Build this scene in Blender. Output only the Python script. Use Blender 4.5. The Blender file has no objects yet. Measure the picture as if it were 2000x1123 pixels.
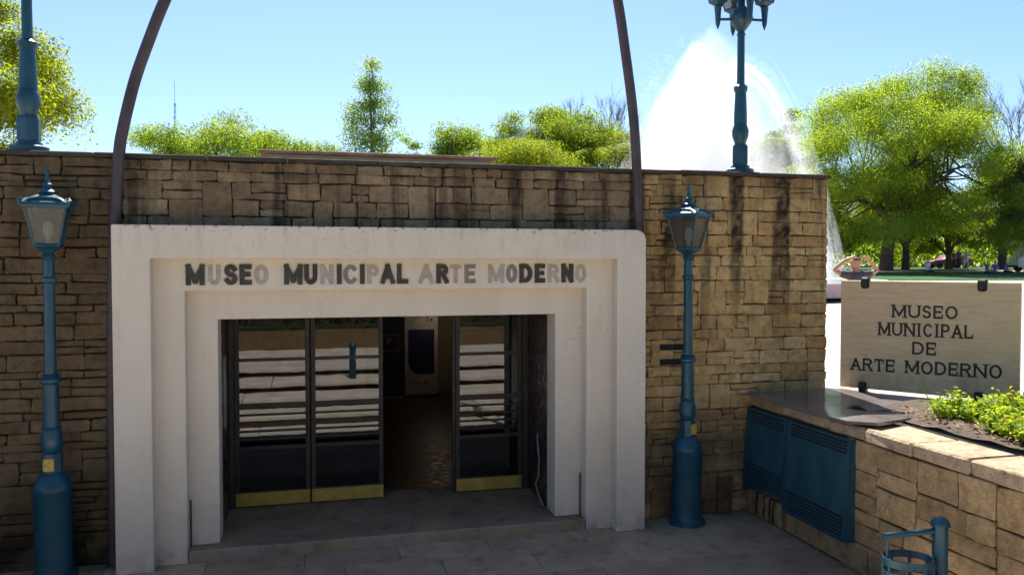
import bpy, bmesh, math, random
import numpy as np
from mathutils import Vector, Matrix
R = math.radians
C = bpy.context.scene.collection
scene = bpy.context.scene

# ------------------------------------------------------------------ camera
cam_d = bpy.data.cameras.new('camera'); cam = bpy.data.objects.new('camera', cam_d); C.objects.link(cam)
scene.camera = cam
cam_d.sensor_width = 36.0; cam_d.lens = 36.0 * 1581.14 / 2000.0
cam_d.clip_start = 0.05; cam_d.clip_end = 3000
CAM = Vector((-0.4822, -9.0458, 3.1)); YAW = 0.2488; PITCH = 0.0301
cam.location = CAM
cam.rotation_euler = (math.pi / 2 - PITCH, 0, -YAW)

# ------------------------------------------------------------------ sky and sun
SUN_EL = R(56); SUN_AZ = R(9)          # azimuth measured from +Y (behind the museum) towards +X
w = bpy.data.worlds.new('World'); scene.world = w; w.use_nodes = True
nt = w.node_tree; bg = nt.nodes['Background']
sky = nt.nodes.new('ShaderNodeTexSky'); sky.sky_type = 'NISHITA'; sky.sun_disc = False
sky.sun_elevation = SUN_EL; sky.sun_rotation = SUN_AZ
sky.air_density = 1.0; sky.dust_density = 0.9; sky.ozone_density = 6.0; sky.altitude = 700
nt.links.new(sky.outputs[0], bg.inputs[0]); bg.inputs[1].default_value = 0.076
sun_d = bpy.data.lights.new('sun', 'SUN'); sun_d.energy = 5.0; sun_d.angle = R(0.53); sun_d.color = (1, .95, .87)
sun = bpy.data.objects.new('sun', sun_d); C.objects.link(sun)
to_sun = Vector((math.sin(SUN_AZ) * math.cos(SUN_EL), math.cos(SUN_AZ) * math.cos(SUN_EL), math.sin(SUN_EL)))
sun.rotation_euler = to_sun.to_track_quat('Z', 'Y').to_euler(); sun.location = (0, 20, 40)
scene.view_settings.view_transform = 'Standard'; scene.view_settings.look = 'None'
scene.view_settings.exposure = 1.38; scene.view_settings.gamma = 1.0
scene.render.engine = 'CYCLES'
scene.cycles.max_bounces = 8; scene.cycles.diffuse_bounces = 4; scene.cycles.transparent_max_bounces = 24
scene.cycles.volume_bounces = 6

# ------------------------------------------------------------------ mesh helpers
def link(name, me, mat=None, parent=None, smooth=False):
    o = bpy.data.objects.new(name, me); C.objects.link(o)
    if mat is not None:
        me.materials.clear(); me.materials.append(mat)
    if smooth:
        me.shade_smooth()
    if parent is not None: o.parent = parent
    return o
def tag(o, label=None, cat=None, group=None, kind=None):
    if label: o['label'] = label
    if cat: o['category'] = cat
    if group: o['group'] = group
    if kind: o['kind'] = kind
    return o
def empty(name, loc=(0, 0, 0), rz=0, label=None, cat=None, group=None):
    o = bpy.data.objects.new(name, None); C.objects.link(o); o.location = loc; o.rotation_euler = (0, 0, rz)
    o.empty_display_size = .1
    return tag(o, label, cat, group)

class MB:
    """collects shapes into one mesh"""
    def __init__(s): s.v = []; s.f = []
    def add(s, vs, fs):
        n = len(s.v); s.v += [tuple(v) for v in vs]; s.f += [tuple(i + n for i in f) for f in fs]; return s
    def box(s, x0, x1, y0, y1, z0, z1, b=0.0):
        if b <= 0:
            vs = [(x, y, z) for z in (z0, z1) for y in (y0, y1) for x in (x0, x1)]
            return s.add(vs, [(0, 2, 3, 1), (4, 5, 7, 6), (0, 1, 5, 4), (2, 6, 7, 3), (0, 4, 6, 2), (1, 3, 7, 5)])
        bm = bmesh.new(); bmesh.ops.create_cube(bm, size=1)
        for v in bm.verts:
            v.co = ((x0 + x1) / 2 + v.co.x * (x1 - x0), (y0 + y1) / 2 + v.co.y * (y1 - y0), (z0 + z1) / 2 + v.co.z * (z1 - z0))
        bmesh.ops.bevel(bm, geom=bm.edges[:], offset=b, segments=1, affect='EDGES', profile=.5)
        bm.verts.index_update()
        s.add([v.co[:] for v in bm.verts], [[v.index for v in f.verts] for f in bm.faces]); bm.free(); return s
    def prism(s, poly, axis, a0, a1):
        """polygon (list of 2-D points) extruded along an axis"""
        def P(p, a): return {'x': (a, p[0], p[1]), 'y': (p[0], a, p[1]), 'z': (p[0], p[1], a)}[axis]
        n = len(poly)
        vs = [P(p, a0) for p in poly] + [P(p, a1) for p in poly]
        return s.add(vs, [tuple(range(n))[::-1], tuple(range(n, 2 * n))] + [(i, (i + 1) % n, n + (i + 1) % n, n + i) for i in range(n)])
    def lathe(s, prof, n=16, cx=0, cy=0, rot=0.0, cap=True):
        vs = []; fs = []
        for r, z in prof:
            for k in range(n):
                a = 2 * math.pi * k / n + rot; vs.append((cx + r * math.cos(a), cy + r * math.sin(a), z))
        for i in range(len(prof) - 1):
            for k in range(n):
                fs.append((i * n + k, i * n + (k + 1) % n, (i + 1) * n + (k + 1) % n, (i + 1) * n + k))
        if cap:
            fs.append(tuple(range(n))[::-1]); fs.append(tuple(range((len(prof) - 1) * n, len(prof) * n)))
        return s.add(vs, fs)
    def tube(s, pts, rad, n=8, cap=True):
        pts = [Vector(p) for p in pts]; m = len(pts)
        if not hasattr(rad, '__len__'): rad = [rad] * m
        vs = []; fs = []; ref = None
        for i, p in enumerate(pts):
            t = (pts[min(i + 1, m - 1)] - pts[max(i - 1, 0)]).normalized()
            if ref is None:
                ref = t.cross(Vector((0, 0, 1)))
                if ref.length < 1e-3: ref = Vector((1, 0, 0))
            u = (ref - t * ref.dot(t)).normalized(); ref = u; v = t.cross(u)
            for k in range(n):
                a = 2 * math.pi * k / n; vs.append(p + (u * math.cos(a) + v * math.sin(a)) * rad[i])
        for i in range(m - 1):
            for k in range(n):
                fs.append((i * n + k, i * n + (k + 1) % n, (i + 1) * n + (k + 1) % n, (i + 1) * n + k))
        if cap:
            fs.append(tuple(range(n))[::-1]); fs.append(tuple(range((m - 1) * n, m * n)))
        return s.add(vs, fs)
    def mesh(s, name):
        me = bpy.data.meshes.new(name); me.from_pydata(s.v, [], s.f); me.update(); return me
    def build(s, name, mat, parent=None, smooth=None):
        me = s.mesh(name); o = link(name, me, mat, parent)
        if smooth:
            me.shade_smooth()
            try: me.set_sharp_from_angle(angle=R(smooth))
            except Exception: pass
        return o
def copy_tree(o, parent=None):
    c = o.copy(); C.objects.link(c); c.parent = parent
    for ch in list(o.children): copy_tree(ch, c)
    return c

# ------------------------------------------------------------------ materials
class NT:
    def __init__(s, name):
        s.m = bpy.data.materials.new(name); s.m.use_nodes = True; s.t = s.m.node_tree; s.t.nodes.clear()
        s.out = s.n('ShaderNodeOutputMaterial')
    def n(s, typ, **kw):
        nd = s.t.nodes.new(typ)
        for k, v in kw.items():
            if isinstance(k, str) and hasattr(nd, k) and k not in ('inputs',): setattr(nd, k, v)
        return nd
    def put(s, nd, key, v):
        if hasattr(v, 'links') or hasattr(v, 'is_output'): s.t.links.new(v, nd.inputs[key])
        else: nd.inputs[key].default_value = v
    def math(s, op, a, b=None, c=None, clamp=False):
        nd = s.n('ShaderNodeMath'); nd.operation = op; nd.use_clamp = clamp
        for i, v in enumerate((a, b, c)):
            if v is not None: s.put(nd, i, v)
        return nd.outputs[0]
    def mix(s, fac, a, b, blend='MIX'):
        nd = s.n('ShaderNodeMix'); nd.data_type = 'RGBA'; nd.blend_type = blend
        s.put(nd, 0, fac); s.put(nd, 6, a if not isinstance(a, tuple) else (*a[:3], 1)); s.put(nd, 7, b if not isinstance(b, tuple) else (*b[:3], 1))
        return nd.outputs[2]
    def noise(s, vec, scale, detail=4, rough=.55, dist=0):
        nd = s.n('ShaderNodeTexNoise'); nd.inputs['Scale'].default_value = scale; nd.inputs['Detail'].default_value = detail
        nd.inputs['Roughness'].default_value = rough; nd.inputs['Distortion'].default_value = dist
        if vec is not None: s.t.links.new(vec, nd.inputs['Vector'])
        return nd.outputs[0]
    def ramp(s, v, stops, interp='LINEAR'):
        nd = s.n('ShaderNodeValToRGB'); e = nd.color_ramp.elements; nd.color_ramp.interpolation = interp
        while len(e) < len(stops): e.new(.5)
        for i, (p, c) in enumerate(stops):
            e[i].position = p; e[i].color = (*c[:3], 1) if isinstance(c, tuple) else (c, c, c, 1)
        s.put(nd, 0, v); return nd.outputs[0]
    def rng(s, v, a, b, c=0.0, d=1.0, smooth=False):
        nd = s.n('ShaderNodeMapRange'); nd.clamp = True
        if smooth: nd.interpolation_type = 'SMOOTHSTEP'
        s.put(nd, 0, v)
        for i, x in enumerate((a, b, c, d)): nd.inputs[1 + i].default_value = x
        return nd.outputs[0]
    def pos(s): return s.n('ShaderNodeNewGeometry').outputs['Position']
    def obj(s): return s.n('ShaderNodeTexCoord').outputs['Object']
    def scale(s, vec, xyz):
        nd = s.n('ShaderNodeVectorMath'); nd.operation = 'MULTIPLY'; s.t.links.new(vec, nd.inputs[0]); nd.inputs[1].default_value = xyz
        return nd.outputs[0]
    def sep(s, vec):
        nd = s.n('ShaderNodeSeparateXYZ'); s.t.links.new(vec, nd.inputs[0]); return nd.outputs
    def rnd(s):
        a = s.n('ShaderNodeObjectInfo').outputs['Random']; b = s.n('ShaderNodeNewGeometry').outputs['Random Per Island']
        return s.math('FRACT', s.math('ADD', a, b))
    def bump(s, h, strength, dist=.01, normal=None):
        nd = s.n('ShaderNodeBump'); nd.inputs['Strength'].default_value = strength; nd.inputs['Distance'].default_value = dist
        s.put(nd, 'Height', h)
        if normal is not None: s.put(nd, 'Normal', normal)
        return nd.outputs[0]
    def principled(s, col, rough=.7, metal=0, spec=.5, normal=None, coat=0, trans=0):
        nd = s.n('ShaderNodeBsdfPrincipled')
        s.put(nd, 'Base Color', (*col[:3], 1) if isinstance(col, tuple) else col); s.put(nd, 'Roughness', rough); s.put(nd, 'Metallic', metal)
        s.put(nd, 'Specular IOR Level', spec)
        if coat: nd.inputs['Coat Weight'].default_value = coat
        if normal is not None: s.put(nd, 'Normal', normal)
        s.t.links.new(nd.outputs[0], s.out.inputs['Surface']); return nd
M = {}
def plain(name, col, rough=.6, metal=0, var=.15, nscale=5, bump=.15, bscale=40, bdist=.004, spec=.5, world=True):
    """one base colour with uneven tone, wear and fine relief"""
    k = NT(name); p = k.pos() if world else k.obj()
    n = k.noise(p, nscale, 5); v = k.rng(n, .3, .7, 1 - var, 1 + var)
    hs = k.n('ShaderNodeHueSaturation'); hs.inputs['Color'].default_value = (*col, 1); k.put(hs, 'Value', v)
    r = k.rng(k.noise(p, nscale * 3, 4), .3, .7, max(.02, rough - .12), min(1, rough + .12))
    nm = k.bump(k.noise(p, bscale, 5), bump, bdist) if bump else None
    k.principled(hs.outputs[0], r, metal, spec, nm); M[name] = k.m; return k.m

def stone_mat(name, stops, grime=0.0, streak=1.0, low=0.0, top=4.2, stain_box=None):
    k = NT(name); p = k.pos(); x, y, z = k.sep(p)
    base = k.ramp(k.rnd(), stops)
    base = k.mix(1, base, k.ramp(k.noise(p, 8, 7, .68), [(.25, .45), (.5, .98), (.75, 1.3)]), 'MULTIPLY')
    base = k.mix(k.rng(k.noise(p, 2.3, 5), .5, .75, 0, .35), base, (.19, .115, .05))          # iron tint
    base = k.mix(k.rng(k.noise(p, 26, 4), .55, .8, 0, .5), base, (.06, .042, .028))           # pits
    if streak:
        sv = k.scale(p, (2.6, 2.6, .16)); s1 = k.rng(k.noise(sv, 1.35, 3, .5, .3), .50, .60)
        hm = k.rng(z, top - 2.6, top - .7, 0, 1, True)
        s2 = k.math('MULTIPLY', s1, hm); s2 = k.math('MULTIPLY', s2, k.rng(k.noise(p, 9, 4), .25, .6, .35, 1))
        base = k.mix(k.math('MULTIPLY', s2, .85 * streak, clamp=True), base, (.03, .019, .015))
        tb = k.math('MULTIPLY', k.rng(z, top - .55, top - .02), k.rng(k.noise(k.scale(p, (1, 1, .4)), 3, 4), .35, .65))
        base = k.mix(k.math('MULTIPLY', tb, .7 * streak, clamp=True), base, (.055, .03, .02))
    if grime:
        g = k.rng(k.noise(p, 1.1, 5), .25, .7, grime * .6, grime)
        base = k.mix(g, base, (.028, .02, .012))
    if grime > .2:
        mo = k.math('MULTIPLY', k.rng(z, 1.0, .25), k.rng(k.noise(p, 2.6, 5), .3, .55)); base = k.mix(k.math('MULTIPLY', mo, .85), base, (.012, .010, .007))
    if low:
        lm = k.math('MULTIPLY', k.rng(z, 1.55, .9), k.rng(k.noise(p, 3.0, 5), .3, .55, .25, 1)); 
        base = k.mix(k.math('MULTIPLY', lm, low, clamp=True), base, (.105, .08, .055))
    if stain_box:                                                                             # drips under the vents
        x0, x1, y0, y1, z1 = stain_box
        m = k.math('MULTIPLY', k.rng(y, y0, y0 + .1), k.rng(y, y1, y1 - .15)); m = k.math('MULTIPLY', m, k.rng(z, z1, z1 - .15))
        m = k.math('MULTIPLY', m, k.rng(k.noise(k.scale(p, (1, 9, .6)), 1.5, 3), .45, .58))
        base = k.mix(m, base, (.008, .007, .006))
    h = k.math('ADD', k.noise(p, 14, 6, .65), k.math('MULTIPLY', k.noise(p, 70, 4), .35))
    k.principled(base, .92, 0, .2, k.bump(h, 1.0, .035)); M[name] = k.m; return k.m

ochre = [(0, (.43, .25, .10)), (.25, (.58, .38, .165)), (.5, (.50, .31, .14)), (.75, (.65, .455, .215)), (1, (.55, .335, .13))]
stone_mat('stone_facade', ochre, low=.8, streak=1.15)
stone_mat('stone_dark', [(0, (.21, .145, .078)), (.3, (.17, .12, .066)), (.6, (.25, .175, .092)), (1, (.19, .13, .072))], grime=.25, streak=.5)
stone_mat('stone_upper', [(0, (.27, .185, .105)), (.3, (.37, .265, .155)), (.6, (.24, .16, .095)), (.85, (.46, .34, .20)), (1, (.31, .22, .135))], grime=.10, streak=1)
stone_mat('stone_low', [(0, (.34, .225, .115)), (.3, (.43, .295, .15)), (.6, (.31, .205, .105)), (1, (.48, .33, .165))], streak=0, stain_box=(4, 6, -.85, .1, .42))
stone_mat('stone_coping', [(0, (.40, .295, .195)), (.5, (.47, .355, .235)), (1, (.37, .265, .175))], streak=0)
plain('mortar', (.085, .06, .038), .95, var=.4, bump=.6, bscale=25, bdist=.01)
plain('mortar_warm', (.10, .07, .04), .95, var=.4, bump=.6, bscale=25, bdist=.01)
plain('dark_coping', (.045, .036, .026), .9, var=.4, nscale=3, bump=.6, bscale=20, bdist=.01)

def paint_mat():
    k = NT('portal_paint'); p = k.pos(); x, y, z = k.sep(p)
    base = k.mix(k.rng(k.noise(p, 1.3, 5), .3, .7), (.61, .53, .435), (.67, .59, .49))
    base = k.mix(k.rng(k.noise(k.scale(p, (5, 5, .5)), 2.0, 4), .45, .8, 0, .22), base, (.46, .39, .31))
    # dirt runs below the top ledge and small chips
    t = k.math('MULTIPLY', k.rng(z, 3.05, 3.47, 0, 1), k.rng(k.noise(k.scale(p, (5, 5, 1.3)), 2.2, 5, .65), .52, .78))
    base = k.mix(k.math('MULTIPLY', t, .5, clamp=True), base, (.24, .19, .14))
    e = k.math('MULTIPLY', k.rng(z, 3.40, 3.475, 0, 1), k.rng(k.noise(p, 22, 3), .56, .66))
    base = k.mix(k.math('MULTIPLY', e, .85), base, (.07, .05, .035))
    b = k.math('MULTIPLY', k.rng(z, .28, .0, 0, 1), k.rng(k.noise(p, 7, 5), .38, .65))
    base = k.mix(k.math('MULTIPLY', b, .7), base, (.21, .16, .12))
    base = k.mix(k.rng(k.noise(p, 40, 2), .7, .76, 0, .45), base, (.35, .29, .23))
    vo = k.n('ShaderNodeTexVoronoi'); vo.feature = 'F1'; vo.inputs['Scale'].default_value = 1.1; k.put(vo, 'Vector', p)
    base = k.mix(.35, base, k.mix(1, base, k.ramp(vo.outputs['Color'], [(0, .82), (1, 1.08)]), 'MULTIPLY'))
    ve = k.n('ShaderNodeTexVoronoi'); ve.feature = 'DISTANCE_TO_EDGE'; ve.inputs['Scale'].default_value = .9
    wv = k.n('ShaderNodeVectorMath'); wv.operation = 'ADD'; k.put(wv, 0, p); nv_ = k.n('ShaderNodeTexNoise'); nv_.inputs['Scale'].default_value = 5; k.put(nv_, 'Vector', p); sc_ = k.n('ShaderNodeVectorMath'); sc_.operation = 'SCALE'; k.put(sc_, 0, nv_.outputs['Color']); sc_.inputs['Scale'].default_value = .35; k.put(wv, 1, sc_.outputs[0]); k.put(ve, 'Vector', wv.outputs[0])
    crack = k.math('MULTIPLY', k.rng(ve.outputs['Distance'], .006, .0), k.rng(k.noise(p, 1.7, 3), .48, .62))
    base = k.mix(k.math('MULTIPLY', crack, .32), base, (.16, .12, .09))
    base = k.mix(k.math('MULTIPLY', k.rng(k.noise(p, 13, 5, .7), .66, .74), .4), base, (.30, .23, .17))
    nm = k.bump(k.math('ADD', k.noise(p, 3, 3), k.math('MULTIPLY', k.noise(p, 55, 4), .25)), .35, .012)
    k.principled(base, .75, 0, .3, nm); M['portal_paint'] = k.m
paint_mat()

def blue_mat():
    k = NT('blue_enamel'); p = k.pos()
    base = k.mix(k.rng(k.noise(p, 6, 5), .3, .7), (.004, .045, .075), (.007, .075, .115))
    base = k.mix(k.rng(k.noise(p, 26, 6, .75), .58, .66, 0, .75), base, (.045, .04, .038))
    base = k.mix(k.rng(k.noise(p, 17, 6, .75), .64, .69, 0, .85), base, (.075, .035, .018))
    base = k.mix(k.rng(k.noise(k.scale(p, (6, 6, .7)), 2, 4), .5, .75, 0, .4), base, (.035, .085, .11))
    k.principled(base, k.rng(k.noise(p, 12, 3), .3, .7, .28, .5), 0, .5, k.bump(k.noise(p, 45, 3), .2, .004)); M['blue_enamel'] = k.m
    k = NT('blue_sheet'); p = k.pos()
    base = k.mix(k.rng(k.noise(k.scale(p, (3, 3, 1)), 2.2, 5), .3, .7), (.010, .048, .068), (.026, .085, .115))
    base = k.mix(k.rng(k.noise(p, 18, 5, .7), .6, .75, 0, .6), base, (.05, .05, .05))
    k.principled(base, .5, 0, .4, k.bump(k.noise(p, 3, 2), .3, .02)); M['blue_sheet'] = k.m
blue_mat()
plain('pole_steel', (.075, .055, .06), .55, .3, .25, 4, .2, 30)
plain('door_steel', (.028, .024, .022), .55, .1, .2, 6, .1, 60)
plain('slot_black', (.012, .010, .010), .9, bump=0)
plain('brass', (.40, .29, .07), .5, .45, .25, 5, .2, 40)
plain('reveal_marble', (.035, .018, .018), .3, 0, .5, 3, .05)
plain('letter_metal', (.045, .043, .04), .5, .4, .3, 10, .2, 50)
plain('letter_ghost', (.36, .32, .29), .85, 0, .2, 14, .1)
plain('letter_faded', (.20, .18, .165), .8, 0, .2, 14, .1)
plain('black_iron', (.018, .016, .015), .5, .3, .3, 10, .2)
plain('lettering_black', (.03, .026, .022), .7, 0, .3, 20, .1)
plain('sticker', (.55, .36, .06), .6, 0, .35, 30, .1)
plain('curtain_grey', (.22, .21, .2), .8)
plain('rust_wood', (.11, .055, .03), .8, 0, .4, 8, .4, 20)
plain('soil', (.07, .045, .028), .95, 0, .4, 9, 1, 25, .03)
plain('roof_red', (.27, .15, .10), .85, 0, .3, 6, .5, 25, .01)
plain('roof_deck', (.22, .2, .18), .9)
plain('room_wall', (.30, .26, .17), .8, bump=0)
plain('room_floor', (.075, .034, .016), .4, 0, .3, 3, 0)
plain('banner_white', (.42, .42, .40), .6, bump=0)
plain('banner_blue', (.012, .012, .055), .5, bump=0)
plain('banner_black', (.02, .018, .02), .5, bump=0)
plain('skin', (.50, .27, .19), .55, 0, .1, 12, .1)
plain('grey_shirt', (.075, .075, .085), .9, 0, .15, 12, .3)
plain('dark_trousers', (.03, .035, .05), .9)
plain('hair_brown', (.10, .045, .025), .8, 0, .3, 60, .5, 120)
plain('white_shirt', (.72, .70, .72), .85); plain('purple_cloth', (.16, .08, .36), .85); plain('red_cloth', (.34, .03, .05), .85)
plain('teal_cloth', (.03, .15, .20), .85)
plain('maroon_paint', (.16, .015, .03), .3, 0, .1, 2, 0); plain('white_paint', (.7, .7, .7), .35, 0, .05, 2, 0)
plain('tyre', (.02, .02, .02), .8); plain('car_glass', (.02, .025, .03), .08, 0, 0, 2, 0)
plain('pale_steps', (.60, .53, .45), .85, 0, .18, 2.5, .4, 30, .008)
plain('gravel_edge', (.46, .38, .34), .9)
plain('bark', (.085, .06, .048), .95, 0, .4, 6, 1, 14, .04)
plain('bare_branch', (.13, .105, .115), .9, 0, .3, 5, 0)

def floor_mat():
    k = NT('court_concrete'); p = k.pos()
    v = k.ramp(k.rnd(), [(0, .8), (1, 1.15)])
    base = k.mix(k.rng(k.noise(p, 1.4, 6, .6), .3, .7), (.29, .198, .118), (.43, .312, .20))
    base = k.mix(1, base, v, 'MULTIPLY')
    base = k.mix(k.rng(k.noise(p, 4.5, 6, .7), .52, .72, 0, .65), base, (.06, .052, .045))
    base = k.mix(k.rng(k.noise(p, 60, 3), .6, .75, 0, .4), base, (.24, .23, .21))
    k.principled(base, k.rng(k.noise(p, 3, 4), .3, .7, .55, .9), 0, .35, k.bump(k.noise(p, 35, 5), .35, .008)); M['court_concrete'] = k.m
    k = NT('sill_concrete'); p = k.pos(); x, y, z = k.sep(p)
    base = k.mix(k.rng(k.noise(p, 1.8, 6, .6), .3, .7), (.19, .13, .08), (.32, .23, .145))
    base = k.mix(k.rng(k.noise(p, 5, 6, .7), .5, .7, 0, .6), base, (.05, .045, .04))
    edge = k.math('MULTIPLY', k.rng(y, -.12, -.2), k.rng(k.noise(p, 4, 5), .4, .6, 0, .6))
    base = k.mix(edge, base, (.27, .24, .20))
    k.principled(base, .75, 0, .35, k.bump(k.noise(p, 30, 5), .4, .01)); M['sill_concrete'] = k.m
floor_mat()

def ground_mat():
    k = NT('plaza_paving'); p = k.pos()
    br = k.n('ShaderNodeTexBrick'); k.put(br, 'Vector', k.scale(p, (.8, .8, .8))); br.inputs['Scale'].default_value = 1.6
    br.inputs['Color1'].default_value = (.47, .38, .34, 1); br.inputs['Color2'].default_value = (.42, .35, .32, 1); br.inputs['Mortar'].default_value = (.3, .25, .22, 1)
    br.inputs['Mortar Size'].default_value = .012
    base = k.mix(k.rng(k.noise(p, .7, 5), .35, .7, 0, .4), br.outputs[0], (.36, .29, .25))
    k.principled(base, .85, 0, .3, k.bump(k.noise(p, 20, 4), .3, .01)); M['plaza_paving'] = k.m
    k = NT('lawn_grass'); p = k.pos()
    base = k.mix(k.rng(k.noise(p, .8, 6, .65), .3, .7), (.022, .075, .030), (.05, .12, .03))
    k.principled(base, .9, 0, .2, k.bump(k.noise(p, 18, 5, .7), 1, .08)); M['lawn_grass'] = k.m
ground_mat()

def glass_mat(name, tint, refl, rough=.0):
    k = NT(name)
    tr = k.n('ShaderNodeBsdfTransparent'); tr.inputs[0].default_value = (*tint, 1)
    gl = k.n('ShaderNodeBsdfGlossy'); gl.inputs[0].default_value = (1, 1, 1, 1); gl.inputs['Roughness'].default_value = rough
    k.put(gl, 'Normal', k.bump(k.noise(k.pos(), 2.2, 2), .05, .01))
    lw = k.n('ShaderNodeLayerWeight'); lw.inputs[0].default_value = .35
    fac = k.math('ADD', k.math('MULTIPLY', lw.outputs['Fresnel'], .7), refl, clamp=True)
    mx = k.n('ShaderNodeMixShader'); k.put(mx, 0, fac); k.t.links.new(tr.outputs[0], mx.inputs[1]); k.t.links.new(gl.outputs[0], mx.inputs[2])
    k.t.links.new(mx.outputs[0], k.out.inputs['Surface']); M[name] = k.m
glass_mat('door_glass', (.35, .36, .36), .035, .014)
def lantern_glass():
    k = NT('lantern_glass'); p = k.pos()
    d = k.n('ShaderNodeBsdfDiffuse'); k.put(d, 0, k.mix(k.rng(k.noise(p, 9, 4), .3, .7), (.15, .14, .11), (.30, .28, .22)))
    t = k.n('ShaderNodeBsdfTranslucent'); t.inputs[0].default_value = (.3, .29, .23, 1)
    tr = k.n('ShaderNodeBsdfTransparent'); tr.inputs[0].default_value = (.8, .8, .76, 1)
    g = k.n('ShaderNodeBsdfGlossy'); g.inputs['Roughness'].default_value = .12
    a = k.n('ShaderNodeMixShader'); a.inputs[0].default_value = .5; k.t.links.new(d.outputs[0], a.inputs[1]); k.t.links.new(t.outputs[0], a.inputs[2])
    b = k.n('ShaderNodeMixShader'); b.inputs[0].default_value = .77; k.t.links.new(a.outputs[0], b.inputs[1]); k.t.links.new(tr.outputs[0], b.inputs[2])
    c = k.n('ShaderNodeMixShader'); c.inputs[0].default_value = .03; k.t.links.new(b.outputs[0], c.inputs[1]); k.t.links.new(g.outputs[0], c.inputs[2])
    k.t.links.new(c.outputs[0], k.out.inputs['Surface']); M['lantern_glass'] = k.m
lantern_glass()
def board_mat():
    k = NT('sign_board'); p = k.obj()
    base = k.mix(k.rng(k.noise(k.scale(p, (1.2, 1, 9)), 2.0, 6, .6), .3, .7), (.60, .435, .24), (.74, .555, .335))
    base = k.mix(k.rng(k.noise(k.scale(p, (1.0, 1, 5)), 5, 5, .65), .55, .75, 0, .5), base, (.30, .19, .11))
    x, y, z = k.sep(p)
    base = k.mix(k.math('MULTIPLY', k.rng(z, .45, 0), k.rng(k.noise(k.scale(p, (3, 1, .8)), 2, 5), .4, .65, 0, .75)), base, (.19, .15, .075))
    base = k.mix(k.rng(k.noise(p, 45, 3), .66, .74, 0, .5), base, (.2, .13, .08))
    k.principled(base, .7, 0, .3, k.bump(k.noise(k.scale(p, (2, 1, 12)), 8, 5), .3, .006)); M['sign_board'] = k.m
    k = NT('lid_metal'); p = k.pos()
    base = k.mix(k.rng(k.noise(p, 2.5, 5), .35, .7), (.11, .092, .086), (.18, .155, .15))
    k.principled(base, k.rng(k.noise(p, 5, 4), .3, .7, .10, .22), .0, .8, k.bump(k.noise(p, 2.2, 2), .25, .02)); M['lid_metal'] = k.m
board_mat()

def leaf_mat(name, c1, c2, tcol, tfac=.5):
    k = NT(name)
    r = k.n('ShaderNodeNewGeometry').outputs['Random Per Island']
    n = k.noise(k.pos(), .55, 3)
    base = k.mix(k.math('MULTIPLY_ADD', r, .6, k.rng(n, .35, .65, -.2, .5), clamp=True), c1, c2)
    d = k.n('ShaderNodeBsdfDiffuse'); k.put(d, 0, base)
    g = k.n('ShaderNodeBsdfGlossy'); g.inputs['Roughness'].default_value = .6; g.inputs[0].default_value = (.6, .65, .6, 1)
    t = k.n('ShaderNodeBsdfTranslucent'); k.put(t, 0, k.mix(r, tcol, tuple(v * .65 for v in tcol)))
    a = k.n('ShaderNodeMixShader'); a.inputs[0].default_value = tfac; k.t.links.new(d.outputs[0], a.inputs[1]); k.t.links.new(t.outputs[0], a.inputs[2])
    b = k.n('ShaderNodeMixShader'); b.inputs[0].default_value = .03; k.t.links.new(a.outputs[0], b.inputs[1]); k.t.links.new(g.outputs[0], b.inputs[2])
    k.t.links.new(b.outputs[0], k.out.inputs['Surface']); M[name] = k.m
leaf_mat('leaf_yellow', (.085, .13, .008), (.13, .165, .008), (.42, .50, .012), .58)
leaf_mat('leaf_green', (.06, .12, .014), (.11, .16, .015), (.42, .56, .025), .58)
leaf_mat('leaf_shade', (.07, .125, .012), (.13, .18, .014), (.50, .66, .03), .62)
leaf_mat('leaf_poplar', (.06, .12, .03), (.11, .16, .04), (.46, .64, .13), .62)
leaf_mat('leaf_olive', (.06, .085, .035), (.11, .125, .055), (.20, .25, .09), .45)
leaf_mat('leaf_bed', (.13, .22, .010), (.21, .30, .015), (.52, .64, .02), .55)
leaf_mat('petal_orange', (.5, .2, .01), (.6, .33, .02), (.6, .3, .02), .3)

# ------------------------------------------------------------------ terrain
def ground_h(x, y):
    d = (x - CAM.x) * .2462 + (y - CAM.y) * .969
    return 1.47 + 1.05 * min(1, max(0, (d - 20) / 46))
HX0, HX1, HY0, HY1 = -6.0, 5.4, -9.7, 11.0
def terrain():
    xs = sorted(set([-900, -400, -200, -120, -80, -50, -30, -18, -11, HX0, HX1, 7.5, 10, 14, 18, 24, 32, 42, 55, 70, 90, 120, 200, 400, 900]))
    ys = sorted(set([-900, -300, -120, -60, -35, -20, -13, HY0, -5, 0, 5, HY1, 15, 20, 26, 33, 41, 50, 60, 72, 90, 120, 200, 400, 900]))
    mb = MB()
    vs = [(x, y, ground_h(x, y)) for y in ys for x in xs]; fs = []; n = len(xs)
    for j in range(len(ys) - 1):
        for i in range(n - 1):
            mx, my = (xs[i] + xs[i + 1]) / 2, (ys[j] + ys[j + 1]) / 2
            if HX0 < mx < HX1 and HY0 < my < HY1: continue
            fs.append((j * n + i, j * n + i + 1, (j + 1) * n + i + 1, (j + 1) * n + i))
    mb.add(vs, fs); o = mb.build('ground', M['plaza_paving'], smooth=30); tag(o, kind='structure')
terrain()
def patch(name, poly_fn, mat, dz):
    mb = MB(); vs, fs = poly_fn(); mb.add([(x, y, ground_h(x, y) + dz) for x, y in vs], fs); o = mb.build(name, mat); tag(o, kind='structure'); return o
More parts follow.
